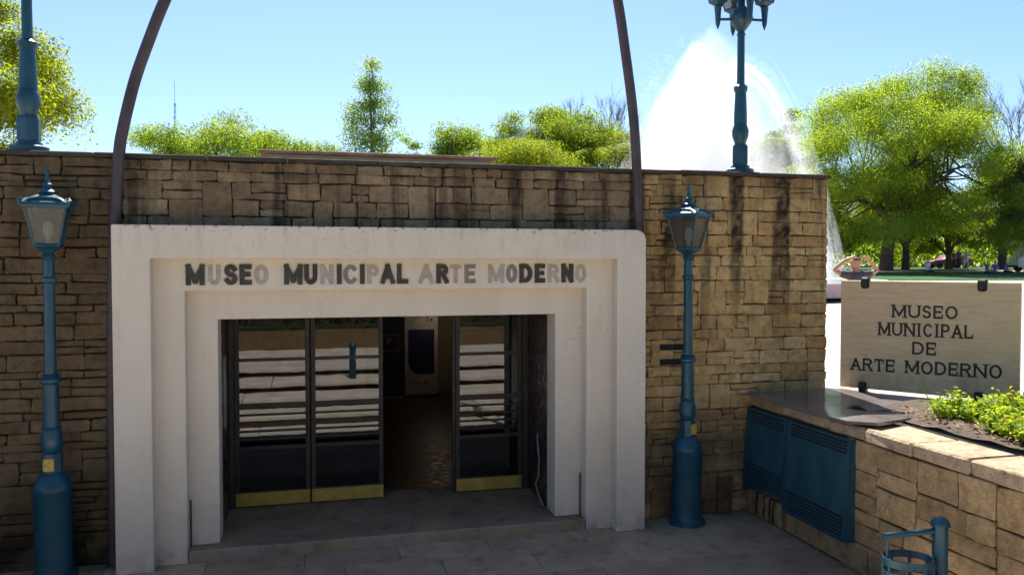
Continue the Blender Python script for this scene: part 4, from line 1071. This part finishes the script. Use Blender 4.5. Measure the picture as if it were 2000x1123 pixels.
bare_tree('tall leafless tree with fine upright twigs behind the green umbrella tree', (32.5, 80.6), 23.3, .42, 71)
bare_tree('leafless tree right behind the curved pole', (36.0, 79.7), 21.2, .45, 72)
bare_tree('short leafless tree at the edge of the fountain spray', (37.2, 74.4), 17.6, .5, 73)
bare_tree('leafless grey tree rising above the park trees by the road', (71.8, 60.3), 22.8, .48, 74)

# ------------------------------------------------------------------ mast
ms = empty('radio_mast', (-23.75, 151.7, 2.5), 0, 'thin lattice radio mast far behind the round trees', 'mast')
mm = MB()
for k in range(3):
    a = 2.094 * k; mm.tube([(math.cos(a) * .35, math.sin(a) * .35, 0), (math.cos(a) * .16, math.sin(a) * .16, 30)], .035, 4)
mm.build('legs', M['pole_steel'], ms)
lt = MB()
for i in range(28):
    for k in range(3):
        a, b = 2.094 * k, 2.094 * (k + 1); r0 = .35 - .19 * i / 28; r1 = .35 - .19 * (i + 1) / 28; lt.tube([(math.cos(a) * r0, math.sin(a) * r0, i * 30 / 28), (math.cos(b) * r1, math.sin(b) * r1, (i + 1) * 30 / 28)], .022, 3)
lt.build('lattice', M['pole_steel'], ms)
MB().tube([(0, 0, 29.5), (0, 0, 34)], .03, 4).build('antenna', M['pole_steel'], ms)

# ------------------------------------------------------------------ fountain
FX, FY = 16.6, 23.8
fz = ground_h(FX, FY)
ft = empty('fountain', (FX, FY, fz), 0, 'big plaza fountain throwing a tall white plume of spray', 'fountain')
MB().lathe([(7.6, 0), (7.6, .5), (7.55, .55), (7.15, .55), (7.1, .5), (7.1, .1)], 48, cap=False).build('basin', M['gravel_edge'], ft, 30)
wm = NT('pool_water'); wm.principled((.10, .16, .17), .08, 0, .5, wm.bump(wm.noise(wm.pos(), 3, 4), .5, .1)); M['pool_water'] = wm.m
MB().lathe([(.01, .35), (7.12, .36)], 48, cap=False).build('water', M['pool_water'], ft)
# drops: translucent white specks along ballistic jets
dm = NT('spray_drops')
d = dm.n('ShaderNodeBsdfDiffuse'); d.inputs[0].default_value = (.9, .92, .95, 1); t = dm.n('ShaderNodeBsdfTranslucent'); t.inputs[0].default_value = (.95, .96, 1, 1)
a = dm.n('ShaderNodeMixShader'); a.inputs[0].default_value = .6; dm.t.links.new(d.outputs[0], a.inputs[1]); dm.t.links.new(t.outputs[0], a.inputs[2])
dm.t.links.new(a.outputs[0], dm.out.inputs['Surface']); M['spray_drops'] = dm.m
def jets(specs, seed):
    rgn = np.random.default_rng(seed); PP = []
    for (x0, y0, x1, y1, zt, n, sp) in specs:          # from (x0,y0) up to zt and down at (x1,y1)
        t = rgn.random(n); z = .4 + zt * 4 * t * (1 - t); s = sp * (.15 + t * 1.1)
        PP.append(np.column_stack([x0 + (x1 - x0) * t + rgn.normal(size=n) * s, y0 + (y1 - y0) * t + rgn.normal(size=n) * s, z + rgn.normal(size=n) * s * 1.2]))
    P = np.concatenate(PP); P = P[P[:, 2] > .35]; n = len(P); Nn = rgn.normal(size=(n, 3)); Nn /= np.linalg.norm(Nn, axis=1)[:, None]
    return P, Nn, rgn, n
rq = random.Random(77); specs = []
RV = Vector((.969, -.2462))
for k in range(70):                                      # tall central plume
    a = rq.uniform(0, 6.283); q = rq.uniform(0, 3.0); zt = rq.uniform(6.0, 11.4) * (1 - .08 * q); o = rq.uniform(.2, 2.2)
    specs.append((math.cos(a) * q * .5 - .6, math.sin(a) * q * .5, math.cos(a) * (q + o) - .9, math.sin(a) * (q + o), zt, 420, .2))
P, Nn, rgn, n = jets(specs, 1)
tag(leaf_cloud(P, Nn, rgn.uniform(.006, .016, n), rgn.uniform(.004, .009, n), rgn, 'plume_drops', M['spray_drops'], ft), kind='stuff')
specs = []
for k in range(16):                                      # outer jet arching over to the right
    j = rq.uniform(-.25, .25); e = rq.uniform(-.5, .25); specs.append((RV.x * (-2.6 + j), RV.y * (-2.6 + j), RV.x * (5.9 + e), RV.y * (5.9 + e) + rq.uniform(-.3, .3), 9.7 + e * 1.6, 3600, .085))
P, Nn, rgn, n = jets(specs, 2)
tag(leaf_cloud(P, Nn, rgn.uniform(.005, .014, n), rgn.uniform(.004, .008, n), rgn, 'jet_drops', M['spray_drops'], ft), kind='stuff')
# fine mist of the plume
ZM = 11.4; RM = 6.2
def plume_r(t): return RM * max(0, 1 - t) ** .72
prof = [(.04 + plume_r(k / 16), .4 + ZM * k / 16) for k in range(17)]
mv = NT('spray_mist'); p = mv.obj(); X, Y, Z = mv.sep(p)
tz = mv.math('DIVIDE', mv.math('SUBTRACT', Z, .4), ZM); rm = mv.math('MULTIPLY', mv.math('POWER', mv.math('MAXIMUM', mv.math('SUBTRACT', 1.0, tz), .001), .72), RM)
def rad_(dx): return mv.math('SQRT', mv.math('ADD', mv.math('POWER', mv.math('ADD', X, dx), 2.0), mv.math('MULTIPLY', Y, Y)))
q1 = mv.math('DIVIDE', rad_(0), rm); q2 = mv.math('DIVIDE', rad_(1.3), rm)
st_ = mv.noise(mv.scale(p, (1.5, 1.5, .16)), .9, 4, .6)                      # upward streaks
edge = mv.rng(mv.math('ADD', q1, mv.math('MULTIPLY', mv.math('SUBTRACT', st_, .5), 1.7)), 1.05, .45, 0, 1, True)
core = mv.rng(q2, 1.0, .35, .16, 1, True)
nz = mv.rng(mv.noise(mv.scale(p, (1, 1, .4)), .8, 5, .65), .36, .64, .12, 1)
den = mv.math('MULTIPLY', mv.math('MULTIPLY', mv.math('MULTIPLY', edge, core), nz), 1.5)
pv = mv.n('ShaderNodeVolumePrincipled'); pv.inputs['Color'].default_value = (1, 1, 1, 1); pv.inputs['Anisotropy'].default_value = .1
mv.t.links.new(den, pv.inputs['Density']); mv.t.links.new(pv.outputs[0], mv.out.inputs['Volume']); M['spray_mist'] = mv.m
mist = MB().lathe(prof, 32).build('mist', M['spray_mist'], ft); mist.location = (.35, 0, 0); tag(mist, kind='stuff')
# falling outer jet on the right side of the plume
jm = NT('jet_mist'); p = jm.obj(); jd = jm.math('MULTIPLY', jm.rng(jm.noise(jm.scale(p, (2, 2, .5)), 1.6, 4, .6), .3, .62, .1, 1), .7)
pv = jm.n('ShaderNodeVolumePrincipled'); pv.inputs['Color'].default_value = (1, 1, 1, 1); jm.t.links.new(jd, pv.inputs['Density']); jm.t.links.new(pv.outputs[0], jm.out.inputs['Volume']); M['jet_mist'] = jm.m
for i in range(13):
    pts = []; rads = []; e = rq.gauss(0, .28); w_ = rq.gauss(0, .35); t0 = rq.uniform(.5, .66)
    for k in range(15):
        t = t0 + (1 - t0) * k / 14; off = -2.6 + (8.5 + e) * t; pts.append((RV.x * off - RV.y * w_ * t, RV.y * off + RV.x * w_ * t, .4 + (9.9 + e * 1.2) * 4 * t * (1 - t))); rads.append(.02 + .16 * (k / 14))
    tag(MB().tube(pts, rads, 7).build('jet', M['jet_mist'], ft, 60), kind='stuff')

# ------------------------------------------------------------------ people
def skin_mesh(name, joints, edges, mat, parent, root=None, sub=2):
    names = list(joints); idx = {n: i for i, n in enumerate(names)}
    me = bpy.data.meshes.new(name); me.from_pydata([joints[n][0] for n in names], [(idx[a], idx[b]) for a, b in edges], [])
    ob = bpy.data.objects.new(name, me); C.objects.link(ob)
    sk = ob.modifiers.new('s', 'SKIN'); sk.use_smooth_shade = True
    for n in names:
        r = joints[n][1]; v = me.skin_vertices[0].data[idx[n]]; v.radius = (r, r) if not isinstance(r, tuple) else r; v.use_root = (n == (root or names[0]))
    sb = ob.modifiers.new('u', 'SUBSURF'); sb.levels = sub; sb.render_levels = sub
    dg = bpy.context.evaluated_depsgraph_get(); m2 = bpy.data.meshes.new_from_object(ob.evaluated_get(dg)); bpy.data.objects.remove(ob)
    m2.name = name; o = link(name, m2, mat, parent); m2.shade_smooth(); return o
def person(loc, rz, H, label, shirt, trousers, pose='stand', group=None, hair='hair_brown', fingers=False):
    """joints in metres for a 1.75 m figure facing -Y"""
    o = empty('person', loc, rz, label, 'person', group); s = H / 1.75
    J = {'pelvis': ((0, 0, .93), .125), 'waist': ((0, 0, 1.08), .115), 'chest': ((0, .01, 1.28), .14), 'neckb': ((0, .015, 1.44), .075), 'neck': ((0, 0, 1.50), .055),
         'jaw': ((0, -.02, 1.57), .068), 'head': ((0, -.005, 1.65), .088), 'crown': ((0, .005, 1.715), .07), 'nose': ((0, -.115, 1.63), .014)}
    E = [('pelvis', 'waist'), ('waist', 'chest'), ('chest', 'neckb'), ('neckb', 'neck'), ('neck', 'jaw'), ('jaw', 'head'), ('head', 'crown'), ('head', 'nose')]
    for sd, t in ((-1, 'L'), (1, 'R')):
        J['ear' + t] = ((sd * .098, .01, 1.63), .016); E.append(('head', 'ear' + t))
        J['sh' + t] = ((sd * .185, .01, 1.41), .066); E.append(('neckb', 'sh' + t))
        if pose == 'hands_on_head': el, wr, hd = (sd * .38, -.02, 1.50), (sd * .185, .05, 1.685), (sd * .10, .085, 1.72)
        elif pose == 'sit': el, wr, hd = (sd * .27, -.02, 1.14), (sd * .17, -.24, 1.04), (sd * .14, -.32, 1.03)
        elif pose == 'walk': el, wr, hd = (sd * .25, sd * .10, 1.14), (sd * .26, sd * .06 - .1, .90), (sd * .26, sd * .06 - .14, .82)
        else: el, wr, hd = (sd * .25, .03, 1.13), (sd * .27, -.03, .88), (sd * .27, -.06, .80)
        J['el' + t] = (el, .043); J['wr' + t] = (wr, .030); J['hd' + t] = (hd, (.036, .02)); E += [('sh' + t, 'el' + t), ('el' + t, 'wr' + t), ('wr' + t, 'hd' + t)]
        if fingers:
            for q in range(4):
                b = Vector(hd); dr = (b - Vector(wr)).normalized(); side = Vector((0, 1, 0)) * (.014 * (q - 1.5))
                J['f%s%d' % (t, q)] = (tuple(b + dr * .045 + side), .010); J['g%s%d' % (t, q)] = (tuple(b + dr * (.075 + .006 * (1 - abs(q - 1.5))) + side - Vector((0, 0, .012))), .008)
                E += [('hd' + t, 'f%s%d' % (t, q)), ('f%s%d' % (t, q), 'g%s%d' % (t, q))]
            J['th' + t] = (tuple(Vector(hd) + Vector((0, -.04, -.02))), .010); E.append(('hd' + t, 'th' + t))
        J['hip' + t] = ((sd * .09, 0, .88), .095); E.append(('pelvis', 'hip' + t))
        if pose == 'sit': kn, an, fo = (sd * .12, -.40, .90), (sd * .12, -.55, .52), (sd * .13, -.68, .47)
        elif pose == 'walk': kn, an, fo = (sd * .10, -.10 * sd - .04, .49), (sd * .10, -.12 * sd + .05, .09), (sd * .11, -.12 * sd - .08, .035)
        else: kn, an, fo = (sd * .11, -.01, .48), (sd * .12, .03, .09), (sd * .14, -.12, .035)
        J['kn' + t] = (kn, .062); J['an' + t] = (an, .042); J['fo' + t] = (fo, .036); E += [('hip' + t, 'kn' + t), ('kn' + t, 'an' + t), ('an' + t, 'fo' + t)]
    dz = -.85 if pose == 'sit' else 0
    J = {k: ((p[0] * s, p[1] * s, p[2] * s + dz * s + (.02 if dz else 0)), (tuple(q * s for q in r) if isinstance(r, tuple) else r * s)) for k, (p, r) in J.items()}
    body = skin_mesh('body', J, E, M['skin'], o, 'pelvis')
    def cl(name, keys, edges, grow, mat, tweak=None):
        q = {}
        for k in keys:
            p, r = J[k]; r = r if not isinstance(r, tuple) else r[0]; q[k] = (p, r + grow * s)
        if tweak: tweak(q)
        return skin_mesh(name, q, edges, M[mat], o)
    def half(q):
        for t in 'LR':
            p0 = Vector(q['sh' + t][0]); p1 = Vector(J['el' + t][0]); q['sl' + t] = (tuple(p0.lerp(p1, .6)), .06 * s)
    cl('shirt', ['pelvis', 'waist', 'chest', 'neckb', 'shL', 'shR'], [('pelvis', 'waist'), ('waist', 'chest'), ('chest', 'neckb'), ('neckb', 'shL'), ('neckb', 'shR'), ('shL', 'slL'), ('shR', 'slR')], .016, shirt, half)
    cl('trousers', ['pelvis', 'hipL', 'hipR', 'knL', 'knR', 'anL', 'anR'], [('pelvis', 'hipL'), ('pelvis', 'hipR'), ('hipL', 'knL'), ('hipR', 'knR'), ('knL', 'anL'), ('knR', 'anR')], .017, trousers)
    hq = {'head': ((J['head'][0][0], J['head'][0][1] + .026 * s, J['head'][0][2] + .012 * s), .097 * s), 'crown': ((0, J['crown'][0][1] + .012 * s, J['crown'][0][2] + .006 * s), .078 * s)}
    skin_mesh('hair', hq, [('head', 'crown')], M[hair], o)
    return o
person((8.73, 3.06, ground_h(8.7, 3)), R(165), 1.76, 'person in dark grey shirt with both hands raised to head behind sign', 'grey_shirt', 'dark_trousers', 'hands_on_head', fingers=True)
def far(d, px, rz, H, label, shirt, tr, pose, **kw):
    l = (px - 1000) / 1581.14 * d; x = CAM.x + .2462 * d + .969 * l; y = CAM.y + .969 * d - .2462 * l
    return person((x, y, ground_h(x, y) + .03), rz, H, label, shirt, tr, pose, group='people in the park', **kw)
far(66, 1886, R(20), 1.70, 'person in white top walking on the lawn edge', 'white_shirt', 'white_shirt', 'walk')
far(68, 1872, R(-10), 1.72, 'person in dark teal clothes beside the one in white', 'teal_cloth', 'dark_trousers', 'stand')
far(67, 1862, R(15), 1.62, 'person in red top standing by the maroon car', 'red_cloth', 'dark_trousers', 'stand')
far(58, 1928, R(60), 1.7, 'person in dark purple sitting on the grass', 'purple_cloth', 'dark_trousers', 'sit')
far(58.5, 1943, R(-20), 1.66, 'person in purple and jeans sitting beside a friend on the grass', 'purple_cloth', 'teal_cloth', 'sit')
far(60, 1965, R(30), 1.7, 'person in purple sitting apart near the olive tree', 'purple_cloth', 'dark_trousers', 'sit')
far(60, 1812, R(80), 1.7, 'person in white shirt leaning back on the grass by a trunk', 'white_shirt', 'dark_trousers', 'sit')

# ------------------------------------------------------------------ parked vehicles
def car(loc, rz, label, paint, L=4.2, Hh=1.45, van=False):
    o = empty('parked_van' if van else 'parked_car', loc, rz, label, 'van' if van else 'car'); W = .86
    if van: prof = [(-L / 2, .35), (-L / 2, 1.0), (-L / 2 + .25, 1.15), (-L / 2 + .7, 1.85), (-L / 2 + .95, Hh), (L / 2 - .05, Hh), (L / 2, .9), (L / 2, .35)]
    else: prof = [(-L / 2, .32), (-L / 2 - .02, .62), (-L / 2 + .15, .80), (-.95, .92), (-.35, Hh - .04), (.1, Hh), (.95, Hh - .06), (1.6, .98), (L / 2, .93), (L / 2 + .03, .6), (L / 2, .32)]
    me = MB().prism(prof, 'y', -W, W).mesh('body'); bm = bmesh.new(); bm.from_mesh(me); bmesh.ops.recalc_face_normals(bm, faces=bm.faces)
    bmesh.ops.bevel(bm, geom=bm.edges[:], offset=.06, segments=2, affect='EDGES', profile=.6); bm.to_mesh(me); bm.free()
    b = link('body', me, M[paint], o, True)
    if van: wins = [[(-L / 2 + .45, 1.22), (-L / 2 + .85, 1.8), (-L / 2 + 1.5, 1.8), (-L / 2 + 1.5, 1.22)], [(-L / 2 + 1.62, 1.22), (-L / 2 + 1.62, 1.8), (L / 2 - .3, 1.8), (L / 2 - .25, 1.22)]]
    else: wins = [[(-.8, .95), (-.33, Hh - .12), (.2, Hh - .08), (.2, .95)], [(.28, .95), (.28, Hh - .08), (.88, Hh - .13), (1.4, .98)]]
    for q in wins:
        for sd in (-1, 1): MB().prism(q, 'y', sd * (W + .004), sd * (W + .014)).build('window', M['car_glass'], o)
    for xx in (-L / 2 + .78, L / 2 - .78):
        for sd in (-1, 1):
            w_ = empty('wheel', (xx, sd * (W - .08), .31)); w_.parent = o
            ty = MB().lathe([(.2, -.1), (.29, -.1), (.31, -.06), (.31, .06), (.29, .1), (.2, .1)], 18).build('tyre', M['tyre'], w_, 40); ty.rotation_euler = (R(90), 0, 0)
            rm_ = MB().lathe([(.05, -.085), (.2, -.075), (.2, .075), (.05, .085)], 12).build('rim', M['pole_steel'], w_, 40); rm_.rotation_euler = (R(90), 0, 0)
    for sd in (-1, 1):
        MB().box(-L / 2 - .05, -L / 2 + .05, sd * .62 - .13, sd * .62 + .13, .66, .78, .02).build('headlight', M['white_paint'], o)
        MB().box(L / 2 - .04, L / 2 + .05, sd * .66 - .1, sd * .66 + .1, .7, .86, .02).build('tail_light', M['red_cloth'], o)
    MB().box(-L / 2 - .09, -L / 2 + .04, -.78, .78, .34, .52, .03).box(L / 2 - .04, L / 2 + .09, -.78, .78, .34, .52, .03).build('bumper', M['door_steel'], o)
    return o
def at_depth(d, px):
    l = (px - 1000) / 1581.14 * d; x = CAM.x + .2462 * d + .969 * l; y = CAM.y + .969 * d - .2462 * l
    return x, y, ground_h(x, y)
x, y, z = at_depth(84, 1852); car((x, y, z + .03), R(-14), 'maroon car parked beyond the lawn behind standing people', 'maroon_paint')
x, y, z = at_depth(62, 2042); car((x, y, z), R(-20), 'white van parked on the road at the park edge', 'white_paint', 4.8, 2.15, True)
